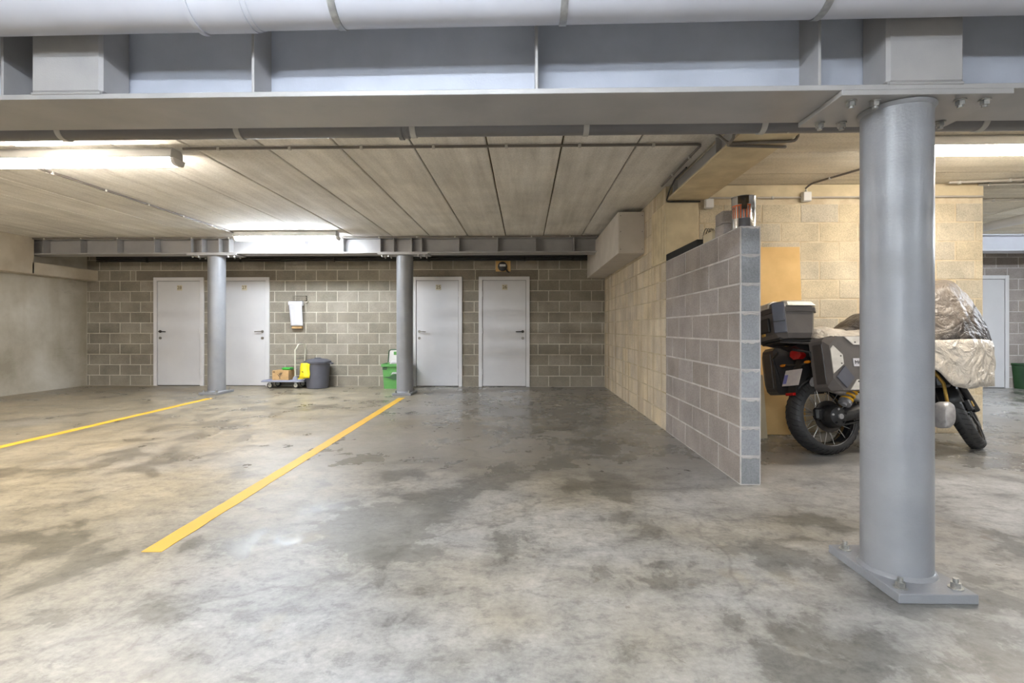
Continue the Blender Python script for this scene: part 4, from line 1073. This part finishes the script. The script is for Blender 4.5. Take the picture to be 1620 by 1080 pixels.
for k, (x, y, z) in enumerate(((1.10,-.16,.60),(1.16,-.12,.66),(1.08,-.20,.70),(1.2,-.10,.58))):
    MB().tube([(x,y,z),(x+.05,y-.05,z+.03),(x+.10,y,z+.08),(x+.02,y+.06,z+.14)], .012, 8).build('hose', M['black_gloss'], mc, 50)
# front end, turned to the left on the side stand
FH = R(47); FL = R(23)
FWm = MW.inverted() @ Matrix.Translation(P1) @ Matrix.Rotation(FH, 4, 'Z') @ Matrix.Rotation(-FL, 4, 'X')
fw, FA = wheel(FWm, .325, .05, .062, 'front_wheel', 28, .262)
v = []; ang = [R(8 + 11.5*k) for k in range(14)]
for q in ang:
    for yy, dr in ((-.085,-.04),(-.07,.0),(0,.012),(.07,.0),(.085,-.04)): v.append(((.345+dr)*math.cos(q), yy, (.345+dr)*math.sin(q)))
f = [(i*5+j, i*5+j+1, i*5+j+6, i*5+j+5) for i in range(len(ang)-1) for j in range(4)]
fo = MB(FA).add(v, f).build('front_mudguard', M['black'], mc, 60); sm = fo.modifiers.new('t', 'SOLIDIFY'); sm.thickness = .006
for s in (-1, 1):
    MB(FA).tube([(0,s*.105,0),(-.06,s*.105,.16),(-.12,s*.105,.32)], [.032,.03,.028], 14).build('fork_lower', M['black'], mc, 50)
    MB(FA).tube([(-.11,s*.105,.30),(-.26,s*.105,.70)], .022, 14).build('fork_tube', M['gold'], mc, 50)
    MB(FA).lathe([(.10,s*.075),(.155,s*.075),(.155,s*.081),(.10,s*.081)], 36, 'y', closed=True).build('brake_disc', M['dark_metal'], mc, 30)
    MB(FA).cbox(-.17,-.07,s*.085-.028,s*.085+.028,.02,.13,.012).build('brake_caliper', M['black_gloss'], mc)
    MB(FA).cbox(-.15,-.09,s*.118-.004,s*.118+.004,.05,.10,.003).build('caliper_badge', M['gold'], mc)
MB(FA).cyl((0,-.13,0),(0,.13,0),.014,n=12).build('front_axle', M['alu_dark'], mc, 40)
MB().tube([(1.14,-.27,1.16),(1.15,-.16,1.16),(1.2,-.08,1.10),(1.2,.08,1.10),(1.22,.16,1.16),(1.25,.27,1.16)], .014, 10).build('handlebar', M['black'], mc, 50)
MB().prism([(1.28,.92),(1.42,.95),(1.45,1.08),(1.30,1.38),(1.27,1.36),(1.32,1.10)], -.14, .14, 'y').build('fairing', M['black_gloss'], mc)

# ------------------------------------------------------------------ cover pulled over the front half
cv = thing('motorcycle_cover', 'crumpled silver and charcoal fabric cover draped over the motorcycle front', 'cover', tuple(P0), rot=(-LEAN, 0, HEAD))
# (x, top z, half width at top, half width at hem, hem z right, hem z left)
SEC = [(-.09,1.05,.07,.12,1.0,1.0),(-.05,1.09,.10,.17,.93,.93),(.06,1.115,.13,.225,.885,.90),(.18,1.09,.15,.235,.94,.90),(.28,1.10,.15,.245,.965,.90),(.40,1.19,.15,.26,.965,.86),
       (.52,1.25,.15,.28,.90,.80),(.66,1.28,.17,.30,.80,.76),(.82,1.32,.19,.32,.70,.70),(.98,1.38,.22,.35,.55,.60),(1.10,1.47,.25,.37,.53,.56),(1.22,1.53,.24,.375,.55,.56),
       (1.34,1.55,.20,.37,.54,.54),(1.44,1.46,.19,.35,.54,.54),(1.54,1.31,.18,.33,.54,.54),(1.61,1.17,.17,.29,.55,.55),(1.66,1.02,.13,.22,.56,.56),(1.68,.86,.06,.10,.58,.58)]
def interp(x):
    for a_, b_ in zip(SEC[:-1], SEC[1:]):
        if a_[0] <= x <= b_[0]:
            t_ = (x-a_[0])/(b_[0]-a_[0]); t_ = t_*t_*(3-2*t_)*.5 + t_*.5
            return [p + (q-p)*t_ for p, q in zip(a_, b_)]
    return list(SEC[-1])
NX, NS = 110, 56; VV = []; UV = []
for i in range(NX+1):
    x = SEC[0][0] + (SEC[-1][0]-SEC[0][0])*i/NX
    _, zt, wt_, wh_, hr, hl = interp(x)
    for k in range(NS+1):
        s = -1 + 2*k/NS; a_ = abs(s); hem = hr if s < 0 else hl
        if a_ < .32:                                   # across the top
            q = a_/.32; y = wt_*q; z = zt - .05*q*q*q
        else:
            q = (a_-.32)/.68; y = wt_ + (wh_-wt_)*min(1, q*1.7)**.8; z = (zt-.05) + (hem-(zt-.05))*q
        y = math.copysign(y, s) if s else 0
        n1 = noise.noise(Vector((x*4.5, s*3.2, 1.7))); n2 = noise.noise(Vector((x*10 + s*4, s*7, 5.1)))
        fold = abs(noise.noise(Vector((x*3.2 - a_*1.6, s*2.0, 9.3))))*.09 - .03
        d = (n1*.030 + n2*.014 + fold*.7)*(.35 + .65*a_)
        y += math.copysign(d, s) if s else 0
        VV.append((x + n1*.012*a_ - .20*max(0, (x-1.1)/.58)*max(0, (a_-.35)/.65), y, z + n2*.010 + n1*.012))
import bmesh
def panel_of(c):
    if c.x < .22: return 'L'
    if c.x < .6: return 'L' if c.z < 1.06 else 'S'
    return 'L' if c.z < .945 else ('S' if c.z < .945 + max(-.01, .25*(c.x-.92)/.42) else 'U')
def sub(key, name, m):
    bm = bmesh.new(); bv = [bm.verts.new(p) for p in VV]
    for i in range(NX):
        for k in range(NS): bm.faces.new([bv[j] for j in (i*(NS+1)+k, i*(NS+1)+k+1, (i+1)*(NS+1)+k+1, (i+1)*(NS+1)+k)])
    for co, no in (((.22,0,0),(1,0,0)), ((.6,0,0),(1,0,0)), ((0,0,.945),(0,0,1)), ((0,0,1.06),(0,0,1)), ((.92,0,.945),(-.25,0,.42))):
        bmesh.ops.bisect_plane(bm, geom=bm.verts[:]+bm.edges[:]+bm.faces[:], plane_co=co, plane_no=no)
    bmesh.ops.delete(bm, geom=[f for f in bm.faces if panel_of(f.calc_center_median()) != key], context='FACES')
    me = bpy.data.meshes.new(name); bm.to_mesh(me); bm.free()
    me.polygons.foreach_set('use_smooth', [True]*len(me.polygons)); me.materials.append(m)
    o = link(name, me, cv); sm = o.modifiers.new('t', 'SOLIDIFY'); sm.thickness = .006; sm.offset = 0
    return o
sub('U', 'upper_panel', M['cover_taupe']); sub('S', 'dark_stripe', M['cover_dark']); sub('L', 'lower_panel', M['cover_silver'])
